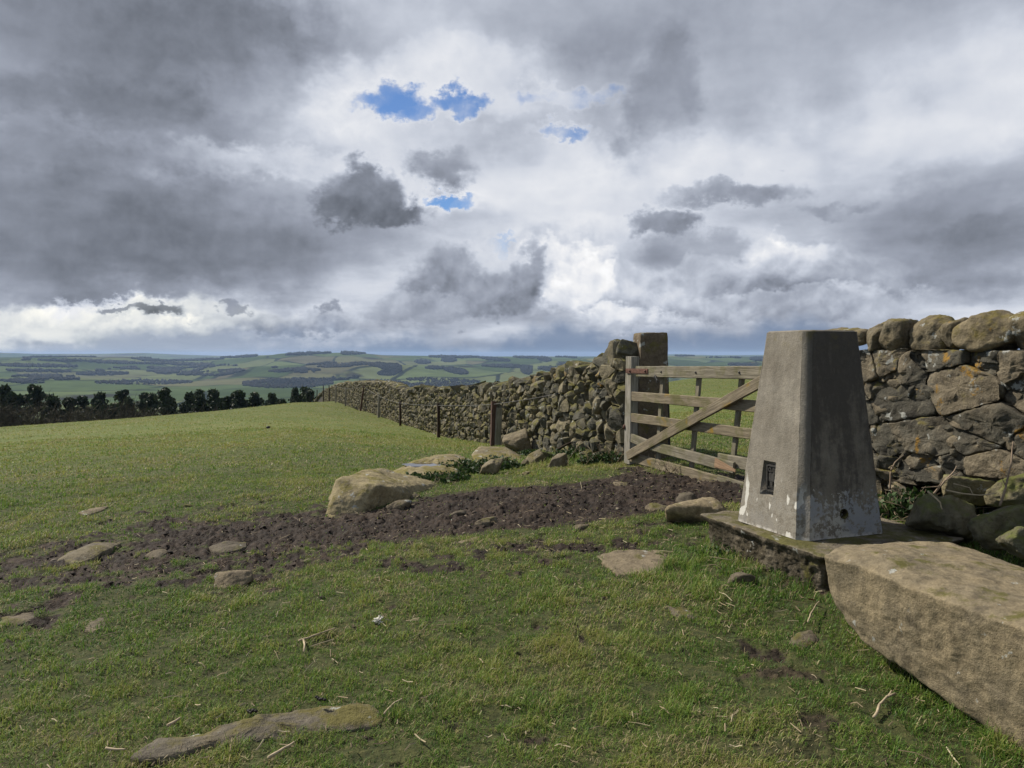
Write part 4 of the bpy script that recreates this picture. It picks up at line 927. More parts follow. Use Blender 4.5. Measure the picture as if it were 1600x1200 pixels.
# ------------------------------------------------------------------ gate
def build_gate():
    P0 = np.array([1.36, 8.62]); P1 = np.array([2.375, 6.34]); ax = (P1-P0)/np.linalg.norm(P1-P0); nm = np.array([ax[1], -ax[0]]); nm = nm if nm@(-P0) > 0 else -nm
    root = thing('field_gate', 'weathered five bar wooden field gate with a snapped bar and diagonal brace', 'gate', (P0[0], P0[1], float(gz(*P0)[0]))); loc = np.array(root.location)
    def pt(px, y, off=0.0):
        """point of the photo on the gate's plane, off towards the viewer"""
        d = px_dir(px, y); o = nm*off; t = ((P0+o)@nm)/(d[:2]@nm); return np.array([d[0]*t, d[1]*t, EYE+d[2]*t])-loc
    def bar(name, a, b, w, th, mat, seed, off=0.0, n=14, bow=None, wob=.006, label=None, wdir=(0, 0, 1)):
        A = Acc(); plank(A, pt(*a, off), pt(*b, off), w, th, wdir, n, seed, wob, bow); return link(name, A.mesh(name, False), M[mat], root, label=label)
    t3 = np.array([ax[0], ax[1], 0])
    bar('stile', (988, 557), (985, 724), .125, .10, 'wood_grey', 1, 0.0, 20, wdir=t3)
    bar('top_rail', (996, 580.5), (1231, 583), .118, .045, 'wood', 2, .035, 20)
    bar('rail', (986, 619), (1231, 639), .105, .03, 'wood_lichen', 3, .03, 20)
    bar('rail', (985, 652), (1231, 686), .098, .03, 'wood_lichen', 4, .03, 20)
    bar('rail', (984, 683), (1024, 699), .10, .03, 'wood', 5, .03, 8)
    sp = bar('rail', (1018, 696), (1147, 731), .105, .032, 'wood', 6, .07, 16, label='snapped rail hanging in front of its uprights')
    A = Acc(); plank(A, pt(1117, 722.5, .092), pt(1149, 735.5, .084), .095, .008, (0, 0, 1), 8, 3, .006, taper=.75); link('fresh_break', A.mesh('fresh_break', False), M['wood_split'], sp)
    bar('rail', (1123, 717), (1231, 737), .11, .03, 'wood', 7, .03, 10)
    bar('rail', (986, 714), (1128, 753), .105, .032, 'wood_lichen', 8, .04, 16); bar('rail', (1122, 750), (1231, 783), .105, .032, 'wood', 9, .045, 12, label='end piece of the cracked bottom rail')
    for k, (xa, xb, yb) in enumerate(((1036, 1027, 736), (1093, 1079, 751), (1160, 1143, 748), (1221, 1204, 786))):
        bar('upright', (xa, 584), (xb, yb), .062, .03, 'wood', 20+k, -.012, 12, wdir=t3)
    bar('brace', (981, 712), (1198, 592), .10, .034, 'wood_lichen', 30, .085, 20)
    bar('end_stile', (1236, 568), (1230, 790), .09, .08, 'wood_grey', 31, 0.0, 12, wdir=t3)
    A = Acc(); plank(A, pt(978, 579.5, .062), pt(1012, 580, .062), .055, .008, (0, 0, 1), 6, 1, .002); st = link('hinge_strap', A.mesh('hinge_strap', False), M['rust'], root)
    for px in (984, 1008):
        V, T = ico(2); link('bolt', mk_mesh('bolt', V*np.array([.014, .014, .014])+pt(px, 579.7, .068), [T]), M['rust'], st)
    V, T = ico(2); link('bolt', mk_mesh('bolt', V*np.array([.022, .022, .030])+pt(976, 667, .05), [T]), M['rust'], root)
    for (px, y) in ((1033, 581), (1087, 582), (1155, 582)): V, T = ico(2); link('bolt', mk_mesh('bolt', V*.012+pt(px, y, .058), [T]), M['dark_iron'], root)
    # chain round the post
    A = Acc()
    for k in range(6): q = pt(1023+k*.8, 588+k*1.6, .07+.002*k); a = np.linspace(0, 2*np.pi, 9); tube(A, q+np.stack([np.cos(a)*.012*(k % 2)+0*a, np.cos(a)*.012*((k+1) % 2), np.sin(a)*.018], 1), .004, 5)
    link('chain', A.mesh('chain'), M['wire'], root)
build_gate()

def build_gateposts():
    # tall squared stone at the hinge end
    c = np.array([1.62, 9.05]); ax = np.array([.40, -.917]); ax /= np.linalg.norm(ax)
    z0 = float(gz(*c)[0]); zt = px_height(1010, 518, 1.62, 8.95)
    f = np.array([0.985, 0.17]); g = np.array([-.17, .985]); pts = []
    for (u, v) in ((-.17, -.14), (.19, -.14), (.19, .16), (-.17, .16)):
        p = c+f*u+g*v; tp = c+f*(u*.93)+g*(v*.93); pts += [(p[0], p[1], z0-.2), (tp[0], tp[1], zt-(.0 if u > 0 else .008))]
    V, T = hull_stone(9, pts, 6, 60, .018, 3.5); o = np.array([c[0], c[1], z0])
    link('stone_gatepost', mk_mesh('stone_gatepost', V-o, [T], True, {'tint': np.full(len(V), .5)}), M['gatepost'], None, 'upright squared dark mossy stone gatepost at the hinge end of the gate', 'gatepost', loc=tuple(o))
    c = np.array([2.50, 6.28]); z0 = float(gz(*c)[0]); pts = [(c[0]+a, c[1]+b, z) for a in (-.1, .12) for b in (-.1, .12) for z in (z0-.2, z0+1.2)]
    V, T = hull_stone(10, pts, 5, 50, .015, 3.5); o = np.array([c[0], c[1], z0])
    link('stone_gatepost', mk_mesh('stone_gatepost', V-o, [T], True, {'tint': np.full(len(V), .5)}), M['gatepost'], None, 'shorter stone gatepost hidden behind the concrete pillar at the closing end of the gate', 'gatepost', loc=tuple(o))
build_gateposts()

# ------------------------------------------------------------------ wire fence before the far wall
def build_fence():
    root = None; tops = []
    spec = [(770, 627, 695, 'wood_red', .10, .02, .03), (685, 630, 690, 'wood_dark', .075, 0, .0), (625, 627, 672, 'wood_dark', .07, 0, 0), (591, 617, 657, 'wood_grey', .085, .03, 0), (562, 602, 640, 'wood_red', .085, .22, 0), (539, 606, 635, 'wood_grey', .085, .05, 0),
            (524, 602, 628, 'wood_grey', .085, .05, 0), (514, 602, 624, 'wood_dark', .085, 0, 0), (505, 602, 622, 'wood_dark', .085, 0, 0), (495, 609, 624, 'wood_dark', .085, 0, 0), (489, 615, 626, 'wood_dark', .08, 0, 0), (484, 620, 628, 'wood_dark', .08, 0, 0)]
    for k, (px, yt, yb, mat, w, lean, lx) in enumerate(spec):
        D = 3.9/((px-800)/FPX+.308); X = (px-800)/FPX*D; z = float(gz(X, D)[0])
        if root is None: root = thing('wire_fence', 'straggling line of old wooden posts with a single wire in front of the far wall', 'fence', (X, D, z)); loc = np.array(root.location)
        ztop = max(px_height(px, yt, X, D), z+.6)
        A = Acc(); p0 = np.array([X, D, z-.15])-loc; p1 = np.array([X+lean*.9, D+.05*lean, ztop])-loc
        plank(A, p0, p1, w, w*.9, (1, .3, 0), 12, k, .012, taper=.12); link('post', A.mesh('fence_post', False), M[mat], root)
        if k == 0:
            A = Acc(); plank(A, p0+np.array([.085, -.04, 0]), p0+np.array([.115, -.03, (ztop-z)*.86+.15]), .12, .05, (1, .3, 0), 12, 41, .014, taper=.1); link('post', A.mesh('fence_stave', False), M['wood_grey'], root, label='pale split stave tied to the nearest post')
        tops.append(p1+np.array([0, -.05, -.05]))
    e = px_dir(925, 604); t = 10.15/e[1]; tops = [np.array([e[0]*t, 10.15, EYE+e[2]*t])-loc]+tops[:10]
    A = Acc(); P = []
    for a, b in zip(tops[:-1], tops[1:]):
        for q in np.linspace(0, 1, 9)[:-1]: P.append(a*(1-q)+b*q+np.array([0, 0, -.02*math.sin(math.pi*q)]))
    P.append(tops[-1]); tube(A, P, .0055, 5); link('wire', A.mesh('fence_wire'), M['wire'], root)
build_fence()

# ------------------------------------------------------------------ boulders and slabs
def stone_obj(name, V, F, mat, label, cat, tint=.5, group=None):
    o = np.array([V[:, 0].mean(), V[:, 1].mean(), V[:, 2].min()]); quad = F.shape[1] == 4
    return link(name, mk_mesh(name, V-o, [F], True, {'tint': np.full(len(V), tint)}), M[mat], None, label, cat, group, loc=tuple(o))
def pz(px, y, D):
    d = px_dir(px, y); t = D/d[1]; return (d[0]*t, D, EYE+d[2]*t)
def build_boulders():
    # the big slab at the right edge
    top = [pz(1284, 866, 3.28), pz(1345, 857, 3.22), pz(1400, 884, 3.06), pz(1475, 936, 2.74), pz(1600, 985, 2.42), pz(1760, 1040, 2.15), pz(1860, 1010, 2.25), pz(1760, 925, 2.95), pz(1600, 886, 3.2), pz(1480, 848, 3.55), pz(1400, 844, 3.6), pz(1330, 852, 3.5)]
    bot = [pz(1293, 922, 3.30), pz(1345, 1003, 3.12), pz(1440, 1058, 2.98), pz(1510, 1112, 2.72), pz(1600, 1170, 2.46), pz(1760, 1290, 2.2), pz(1850, 1230, 2.4), pz(1750, 1060, 3.0), pz(1560, 985, 3.35), pz(1400, 960, 3.6)]
    V, T = hull_stone(61, top+bot, 7, 90, .034, 3.4); rs = R(6)
    n = fbm(V*2.2+3, 4, .55); V[:, 2] += .016*n
    # broken shelf along the front edge
    stone_obj('boulder', V, T, 'boulder', 'huge brown sandstone boulder lying at the right edge beside the plinth', 'boulder', .55)
    # yellow outcrop
    P = [pz(527, 748, 7.0), pz(575, 731, 7.5), pz(600, 733, 7.8), pz(658, 745, 8.2), pz(690, 755, 8.1), pz(640, 757, 7.5), pz(604, 760, 7.0), pz(590, 758, 6.9), pz(514, 785, 6.75), pz(516, 768, 7.2)]
    for (px, y) in ((500, 803), (530, 804), (562, 797), (598, 776), (640, 764), (700, 760)): g = px_ground(px, y); P.append((g[0], g[1], g[2]-.25))
    for (px, y, D) in ((505, 780, 7.8), (600, 770, 8.6), (690, 760, 8.6)): q = pz(px, y, D); P.append((q[0], q[1], float(gz(q[0], q[1])[0])-.25))
    V, T = hull_stone(62, P, 7, 60, .040, 3.0); stone_obj('boulder', V, T, 'outcrop', 'pale yellow lichened outcrop boulder rising at the far edge of the mud', 'boulder', .75)
    d = px_dir(668, 726); g = px_ground(668, 733); lev = g[2]+.125; t = (lev-EYE)/d[2]; c = d*t+np.array([0, 0, EYE])
    V, T = slab_stone(63, [(604, 746), (640, 730), (680, 719), (722, 716), (742, 724), (735, 738), (700, 749), (650, 756), (620, 755)], .15, amp=.02, nth=160, dent=(c[0], c[1], .34, .17, lev)); stone_obj('flat_rock', V, T, 'outcrop', 'broad flat rock with a rain puddle behind the yellow outcrop', 'rock', .6)
    th = np.linspace(0, 2*np.pi, 48, endpoint=False); rr = 1+.10*np.sin(3*th+1)+.06*np.sin(5*th)
    V = np.concatenate([np.stack([c[0]+.31*rr*np.cos(th), c[1]+.150*rr*np.sin(th), np.full(48, lev)], 1), [[c[0], c[1], lev]]])
    m, t_, b, _ = new_mat('rain_water'); b.inputs['Base Color'].default_value = (.05, .045, .04, 1); b.inputs['Roughness'].default_value = .04; b.inputs['Specular IOR Level'].default_value = .6
    link('puddle', mk_mesh('puddle', V, [np.array([[j, (j+1) % 48, 48] for j in range(48)])]), m, kind='structure', label='shallow rain puddle lying on the flat rock')
    P = [pz(735, 712, 10.6), pz(748, 697, 10.9), pz(790, 698, 11.0), pz(812, 712, 10.7), pz(826, 728, 10.2), pz(800, 730, 10.1), pz(745, 728, 10.2), pz(760, 700, 11.6), pz(815, 712, 11.4)]
    V, T = hull_stone(64, P, 5, 40, .02, 4); stone_obj('flat_rock', V, T, 'outcrop', 'low rock edged with bright yellow moss at the foot of the far wall', 'rock', .45)
    def bl(seed, x0, x1, yt, yb, mat, label, tint=.5, D=None, dep=.8, k=26, lean=0.0, sub=5, sinkf=None):
        sinkf = sinkf if sinkf is not None else (.7 if mat == 'flat' else .2)
        g = px_ground((x0+x1)/2, yb); D = D or g[1]; w = (x1-x0)/FPX*D; h = (yb-yt)/FPX*D*(1+sinkf); g = np.array(pz((x0+x1)/2, yb, D)) if D != g[1] else g
        V, T = blob_stone(seed, (w*1.08, w*dep, h*1.1), sub, k, .075 if mat != 'mossy' else .11, 10)
        if lean: c, s = math.cos(lean), math.sin(lean); V = np.stack([V[:, 0]*c+V[:, 2]*s, V[:, 1], V[:, 2]*c-V[:, 0]*s], 1)
        V[:, 0] += (V[:, 0].max()+V[:, 0].min())/-2; V *= np.array([w/(V[:, 0].max()-V[:, 0].min()), 1, h/(V[:, 2].max()-V[:, 2].min())])
        z0 = float(gz(g[0], D+w*dep*.4)[0]) if D is None else g[2]
        V += np.array([g[0], D+w*dep*.42, 0]); V[:, 2] += g[2]-V[:, 2].min()-h*sinkf
        return stone_obj('rock', V, T, mat, label, 'rock', tint)
    bl(70, 784, 832, 671, 706, 'boulder', 'large brown boulder leaning against the foot of the far wall beside the nearest post', .35, dep=.7)
    bl(71, 749, 787, 717, 743, 'outcrop', 'rounded pale rock among the nettles below the mossy flat rock', .4)
    bl(72, 821, 854, 701, 726, 'outcrop', 'pointed tan rock leaning left in the grass under the wall', .35, lean=-.5)
    bl(73, 844, 866, 705, 720, 'mossy', 'small mossy rock behind the leaning dark rock', .5)
    bl(74, 854, 888, 708, 731, 'boulder', 'dark brown rock leaning to the right in the grass near the gate', .25, lean=-.6)
    bl(75, 814, 828, 717, 729, 'outcrop', 'small tan stone wedged at the end of the yellow moss rock', .35)
    bl(76, 788, 799, 738, 743, 'flat', 'small pale stone on the grass in front of the rounded rock', .95, dep=.7)
    bl(77, 815, 830, 737, 744, 'outcrop', 'small yellowish stone lying on the strip of grass', .8, dep=.7)
    bl(78, 1036, 1150, 777, 815, 'boulder', 'rounded buff boulder half sunk behind the left end of the plinth', .72, dep=.62, k=16, sub=5, sinkf=.4)
    bl(79, 1012, 1060, 780, 798, 'flat', 'low pale rock at the edge of the mud left of the buff boulder', .6, dep=.8, k=7)
    bl(80, 1050, 1100, 757, 782, 'flat', 'mud smeared rock in front of the gate', .25, dep=1.3, k=16, sinkf=.8)
    bl(81, 741, 778, 801, 820, 'flat', 'angular pale stone sitting alone in the mud', .75, dep=.8)
    bl(82, 325, 388, 893, 920, 'flat', 'tawny domed stone showing through grass below the mud', .7, dep=.9, k=16, sinkf=.45)
    bl(83, 960, 984, 752, 758, 'flat', 'thin pale stone lying in the mud by the gate foot', .9, dep=.7); bl(94, 700, 728, 796, 803, 'flat', 'dull muddy stone in the middle of the mud', .4, dep=.7, k=8)
    bl(84, 700, 750, 842, 852, 'flat', 'flat buff stone at the lower edge of the mud', .7, dep=.7, k=7); bl(95, 895, 922, 817, 824, 'flat', 'small flat stone at the near edge of the mud', .6, dep=.7, k=7)
    bl(85, 313, 336, 781, 788, 'flat', 'thin pale stone out on the grass', .95, dep=.6); bl(86, 283, 300, 788, 794, 'heart', 'dark clod of a stone on the grass beside the thin pale one', .5, dep=.6)
    bl(87, 1142, 1190, 893, 918, 'flat', 'brown stone in the grass against the plinth foot', .4, dep=.7, k=8, sinkf=.3)
    bl(88, 640, 656, 768, 776, 'flat', 'small stone by the dark side of the outcrop', .5); bl(89, 600, 640, 778, 792, 'flat', 'low buff stone below the dark side of the outcrop', .6, dep=.6, k=8); bl(96, 495, 540, 786, 804, 'outcrop', 'low yellow ledge at the left toe of the outcrop', .7, dep=1.5, k=16, sinkf=1.1)
    # green boulders under the near wall
    bl(90, 1434, 1545, 772, 842, 'mossy', 'big round green boulder under the near wall', .5, D=4.35, dep=.75, sub=5); bl(91, 1535, 1606, 782, 852, 'mossy', 'green boulder to the right of the big round one', .45, D=4.05, dep=.8, sub=5)
    bl(92, 1576, 1640, 822, 868, 'mossy', 'small green boulder nearest the slab boulder', .4, D=3.7, dep=.8); bl(93, 1480, 1560, 742, 785, 'mossy', 'pale broken rock in the hollow beneath the wall', .8, D=4.75, dep=.6); bl(97, 1560, 1640, 738, 790, 'mossy', 'grey footing rock in the hollow at the frame edge', .75, D=4.5, dep=.6)
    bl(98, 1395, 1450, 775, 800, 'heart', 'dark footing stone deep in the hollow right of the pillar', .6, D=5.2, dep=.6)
    # flat stones showing through the turf
    sl = [(101, [(932, 868), (960, 861), (1010, 859), (1040, 862), (1049, 880), (1042, 893), (1010, 899), (965, 895), (945, 880)], .010, 'smooth grey slab set flat in the grass left of the plinth', .75),
          (102, [(88, 877), (110, 862), (150, 850), (188, 848), (178, 858), (150, 870), (120, 880)], .035, 'long tawny rock breaking the grass at the left end of the mud', .65),
          (103, [(197, 962), (210, 948), (240, 937), (256, 940), (245, 952), (220, 960)], .015, 'flat buff stone in the grass at lower left', .7),
          (104, [(122, 990), (150, 962), (178, 952), (186, 962), (172, 978), (148, 992)], .018, 'narrow flat stone just left of the buff one', .6),
          (105, [(-40, 985), (0, 968), (40, 960), (72, 958), (50, 972), (10, 982)], .012, 'grey flat stone at the left edge of the picture', .5),
          (106, [(200, 1183), (240, 1160), (300, 1142), (380, 1128), (450, 1112), (520, 1103), (575, 1106), (606, 1122), (580, 1136), (500, 1146), (400, 1160), (320, 1168), (250, 1188)], .020, 'long low rock running through the grass at the bottom of the picture', .45),
          (107, [(122, 803), (140, 795), (168, 792), (160, 798), (135, 806)], .018, 'sliver of pale rock on the grass at left', .9),
          (108, [(1232, 1006), (1245, 990), (1268, 988), (1280, 1000), (1262, 1012)], .012, 'dull flat stone in the grass below the boulder tip', .3),
          (109, [(1028, 952), (1060, 945), (1092, 955), (1088, 968), (1060, 964)], .01, 'greenish flat stone sunk in the turf', .35),
          (110, [(225, 868), (250, 858), (262, 864), (250, 872)], .02, 'low muddy stone at the tail of the mud', .5), (111, [(325, 858), (350, 846), (385, 848), (380, 858), (345, 864)], .02, 'mud covered rock in the trampled ground', .35)]
    for (sd_, pts, h, lab, ti) in sl:
        V, Q = slab_stone(sd_, pts, h, amp=.012 if sd_ != 106 else .022, nth=96 if sd_ != 106 else 220); stone_obj('flat_stone', V, Q, 'flat' if sd_ not in (106, 102) else 'turf_rock', lab, 'stone', ti)
    return [px for (_, px, _, _, _) in sl]
SLABS = build_boulders()

# ------------------------------------------------------------------ pine belt beyond the brow, on the left
def leaf_quads(rs, P, size, up=0.3, asp=0.5):
    """one small leaf or needle spray at every point"""
    n = len(P); a = rs.normal(size=(n, 3)); a[:, 2] += up; a /= np.linalg.norm(a, axis=1)[:, None]; b = rs.normal(size=(n, 3)); b -= a*(a*b).sum(1)[:, None]; b /= np.linalg.norm(b, axis=1)[:, None]
    s = size*(0.6+0.8*rs.rand(n))[:, None]
    V = np.stack([P-b*s*asp*.5, P+a*s*.5, P+b*s*asp*.5, P-a*s*.5], 1).reshape(-1, 3)
    return V, np.arange(n*4).reshape(n, 4)
def pine_meshes(seed):
    rs = R(seed); H = rs.uniform(9, 11.5); tr = Acc(); lean = rs.normal(size=2)*.25
    z = np.linspace(-3, H*.93, 10); P = np.stack([lean[0]*(z/H)**2, lean[1]*(z/H)**2, z], 1); tube(tr, P, np.linspace(.20, .05, 10), 7)
    A = Acc(); clumps = []
    for k in range(rs.randint(28, 38)):
        f = rs.uniform(.22, 1.0); h = H*f; R0 = 2.7*min(1.0, (1.06-f)*1.75+.05)*(.75+.5*rs.rand()); a = rs.rand()*6.28; r = R0*rs.uniform(.25, 1.0); clumps.append((r*math.cos(a)+lean[0]*f, r*math.sin(a)+lean[1]*f, h+rs.uniform(-.2, .3), rs.uniform(.40, .95)))
        tube(tr, [(lean[0]*f*f, lean[1]*f*f, h-.7), (r*.5*math.cos(a), r*.5*math.sin(a), h-.35), (r*math.cos(a), r*math.sin(a), h-.1)], [.06, .045, .02], 4)
    clumps.append((lean[0], lean[1], H, .7))
    for (x, y, h, r) in clumps:
        n = 120; d = rs.normal(size=(n, 3)); d /= np.linalg.norm(d, axis=1)[:, None]; P = np.array([x, y, h])+d*(rs.rand(n)**.45)[:, None]*r*np.array([1.1, 1.1, .62])
        V, Q = leaf_quads(rs, P, .42, .5, .55); A.add(V, Q, tint=np.repeat(np.clip(rs.normal(.42, .2)+.18*rs.normal(size=n), 0, 1), 4))
    return tr.mesh('pine_trunk'), A.mesh('pine_crown', False)
def bare_meshes(seed):
    rs = R(seed); H = rs.uniform(6.0, 8.5); tr = Acc(); A = Acc(); tube(tr, [(0, 0, -3), (.1, 0, H*.3), (.15, .1, H*.55)], [.16, .12, .08], 6)
    for k in range(20):
        a = rs.rand()*6.28; h0 = H*rs.uniform(.12, .5); r = rs.uniform(.9, 2.2); e = np.array([r*math.cos(a), r*math.sin(a), h0+H*rs.uniform(.28, .5)]); mid = e*.5+np.array([0, 0, h0*.5+.2]); tube(tr, [(.1, 0, h0), mid, e], [.06, .04, .015], 4)
        for q in range(14):
            t = rs.uniform(.3, 1); p = mid*(1-t)+e*t; d = rs.normal(size=3)*.5+np.array([.3*math.cos(a), .3*math.sin(a), .8]); tube(A, [p, p+d*.5+rs.normal(size=3)*.1, p+d*rs.uniform(.9, 1.5)], [.028, .02, .008], 3, tint=rs.rand())
    n = 900; d = rs.normal(size=(n, 3)); d /= np.linalg.norm(d, axis=1)[:, None]; P = np.array([0, 0, H*.60])+d*(rs.rand(n)**.4)[:, None]*np.array([2.0, 2.0, H*.38]); V, Q = leaf_quads(rs, P, .55, .9, .10); A.add(V, Q, tint=np.repeat(rs.rand(n), 4))
    return tr.mesh('bare_trunk'), A.mesh('bare_crown', False)
def build_trees():
    pm = leaf_mat('pine_needles', [(0.0, (0.009, 0.018, 0.008)), (0.5, (0.024, 0.040, 0.016)), (1.0, (0.052, 0.066, 0.026))], 0.2)
    bm_ = leaf_mat('bare_twigs', [(0.0, (0.034, 0.028, 0.018)), (0.5, (0.060, 0.052, 0.030)), (1.0, (0.088, 0.080, 0.040))], 0.0, .9)
    bk = plain_mat('pine_bark', (0.045, 0.032, 0.024), .95, .4, 3); rs = R(71)
    pv = [pine_meshes(200+k) for k in range(5)]; bv = [bare_meshes(300+k) for k in range(4)]
    prof = lambda px: np.interp(px, [-200, 0, 25, 60, 80, 110, 130, 160, 215, 240, 300, 340, 380, 420, 440, 460, 478], [596, 602, 600, 604, 614, 618, 606, 618, 604, 610, 616, 612, 606, 612, 618, 610, 607])
    def put(kind, px, y, D, k, wide=1.0):
        tr, cr = (pv if kind == 'pine_tree' else bv)[k]; X = (px-800)/FPX*D; zt = px_height(px, y, X, D); top = max(v.co.z for v in cr.vertices); s = rs.uniform(.9, 1.1)
        z = zt-top*s
        if kind == 'pine_tree': o = thing(kind, 'dark pine standing in the shelter belt beyond the brow of the field', 'tree', (X, D, z), 'pines of the shelter belt beyond the brow')
        else: o = thing(kind, 'leafless brown tree mixed in among the dark pines beyond the brow', 'tree', (X, D, z), 'bare trees among the shelter belt pines')
        o.scale = (s*wide, s*wide, s); o.rotation_euler = (0, 0, rs.rand()*6.28)
        link('trunk', tr, bk, o); link('crown', cr, pm if kind == 'pine_tree' else bm_, o)
    px = -190.0; i = 0
    while px < 482:
        put('pine_tree', px, prof(px)+rs.uniform(-9, 8)+(rs.rand() < .4)*9, rs.uniform(88, 112), rs.randint(5), rs.uniform(.62, .95)); px += rs.uniform(6, 17)
    px = -185.0
    while px < 340:
        put('bare_tree', px, prof(px)+rs.uniform(2, 22), rs.uniform(80, 88), rs.randint(4), rs.uniform(.9, 1.2)); px += rs.uniform(13, 24)
    for px in (395, 440, 462): put('bare_tree', px, prof(px)+12, 86, rs.randint(4))
    # two clumps of pine tips showing over the far wall
    for (px, y, D) in ((741, 599, 95), (752, 601, 97), (763, 600, 99), (781, 594, 96), (790, 597, 98)): put('pine_tree', px, y, D, rs.randint(5), .8)
build_trees()

# ------------------------------------------------------------------ turf
def blades(P, L, W, az, lean, tint, segs=2):
    n = len(P); dx, dy = np.cos(az), np.sin(az); sx, sy = -dy, dx
    b0 = np.stack([P[:, 0]-sx*W/2, P[:, 1]-sy*W/2, P[:, 2]], 1); b1 = np.stack([P[:, 0]+sx*W/2, P[:, 1]+sy*W/2, P[:, 2]], 1)
    h1 = L*.55; m = np.stack([P[:, 0]+dx*np.sin(lean*.6)*h1, P[:, 1]+dy*np.sin(lean*.6)*h1, P[:, 2]+np.cos(lean*.6)*h1], 1)
    wv = np.stack([sx*W*.36, sy*W*.36, 0*W], 1); tip = m+np.stack([dx*np.sin(lean*1.5)*L*.5, dy*np.sin(lean*1.5)*L*.5, np.cos(lean*1.5)*L*.5], 1)
    V = np.stack([b0, b1, m+wv, m-wv, tip], 1).reshape(-1, 3); i = np.arange(n)*5
    return V, np.stack([i, i+1, i+2, i+3], 1), np.stack([i+3, i+2, i+4], 1), np.repeat(tint, 5)
def stone_mask(X, Y):
    k = np.zeros(len(X), bool)
    for (px, grow) in [(p, .0) for p in SLABS]:
        poly = poly_ground(px); b0, b1 = poly.min(0), poly.max(0); s = (X > b0[0]) & (X < b1[0]) & (Y > b0[1]) & (Y < b1[1])
        if s.any(): q = np.zeros(len(X), bool); q[s] = poly_sd(X[s], Y[s], poly) > 0.07*fbm2(X[s], Y[s], 6.0, 3, .6, 4.4)+.035; k |= q
    return k
def build_grass():
    rs = R(90); A = Acc()
    for (r0, r1, den, L0, W0) in ((1.7, 3.6, 24000, .036, .0028), (3.6, 6.0, 13000, .038, .0038), (6.0, 10.0, 5000, .038, .0060), (10.0, 18, 1500, .038, .011), (18, 30, 260, .030, .018), (30, 70, 130, .026, .026)):
        a0 = math.radians(52 if r1 < 19 else 44); n = int(den*a0*(r1*r1-r0*r0)); r = np.sqrt(r0*r0+(r1*r1-r0*r0)*rs.rand(n)); a = (rs.rand(n)*2-1)*a0; X = r*np.sin(a); Y = r*np.cos(a)
        # growth follows the light and the hooves: dense cushions, thin places, bare mud
        c1 = fbm2(X, Y, 1.1, 4, .6, 30.); c2 = fbm2(X, Y, 6.5, 3, .6, 31.); c3 = fbm2(X, Y, .33, 3, .5, 32.)
        mud = mud_at(X, Y); keep = rs.rand(n) < (1-sstep(mud, .18, .62)*.965)*(.58+1.15*c2+.6*c1).clip(.10, 1)
        keep &= ~stone_mask(X, Y)
        if r0 == 30: keep &= rs.rand(n) < sstep(r, 70, 32)
        X, Y, mud, c1, c2, c3, r = X[keep], Y[keep], mud[keep], c1[keep], c2[keep], c3[keep], r[keep]; n = len(X)
        Z = hfull(X, Y, mud)-.004
        L = L0*(.45+.75*rs.rand(n))*(1+.9*c2+.4*c1).clip(.4, 1.9)*(1-.45*mud)
        # longer tussocks round the stones and the plinth, and under the wall
        d = np.minimum(np.hypot(X-1.35, Y-4.35)-.35, np.minimum(np.hypot((X-2.0), (Y-2.75))-.4, np.hypot((X-.5)/1.6, Y-9.9)-.5)); L *= 1+.9*sstep(d, .35, 0.0)*(c2 > -.15)
        wnear = RW.P; L *= 1+1.1*sstep(np.hypot(X-3.0, Y-4.2), .9, .2)
        W = W0*(.7+.6*rs.rand(n)); lean = rs.uniform(.25, 1.45, n)+.25*(c2 < -.2); az = rs.rand(n)*6.283
        tint = .42+.62*c1+.42*c2+.30*c3+rs.normal(size=n)*.15 + .22*sstep(r, 6, 18)
        dead = rs.rand(n) < (.085+.30*(c1 > .08)*(c2 < .03)+.05*sstep(mud, .1, .5)); tint = np.where(dead, rs.uniform(.80, 1.0, n), np.clip(tint, 0, .74))
        L = L*(1+.9*sstep(fbm2(X, Y, 2.6, 3, .6, 61.), .22, .42)*(mud < .3)); L = np.where(dead, L*1.15, L); lean = np.where(dead, rs.uniform(.7, 1.5, n), lean)
        V, Q, T, t = blades(np.stack([X, Y, Z], 1), L, W, az, lean, tint); A.add(V, Q, T, tint=t)
    m = leaf_mat('turf', [(0.0, (0.040, 0.100, 0.013)), (0.30, (0.096, 0.185, 0.024)), (0.50, (0.170, 0.250, 0.040)), (0.74, (0.275, 0.275, 0.072)), (0.82, (0.27, 0.22, 0.10)), (1.0, (0.44, 0.36, 0.20))], .38, .55)
    link('grass', A.mesh('grass', False), m, kind='stuff', label='short sheep cropped grass over the hilltop', cat='grass')
build_grass()
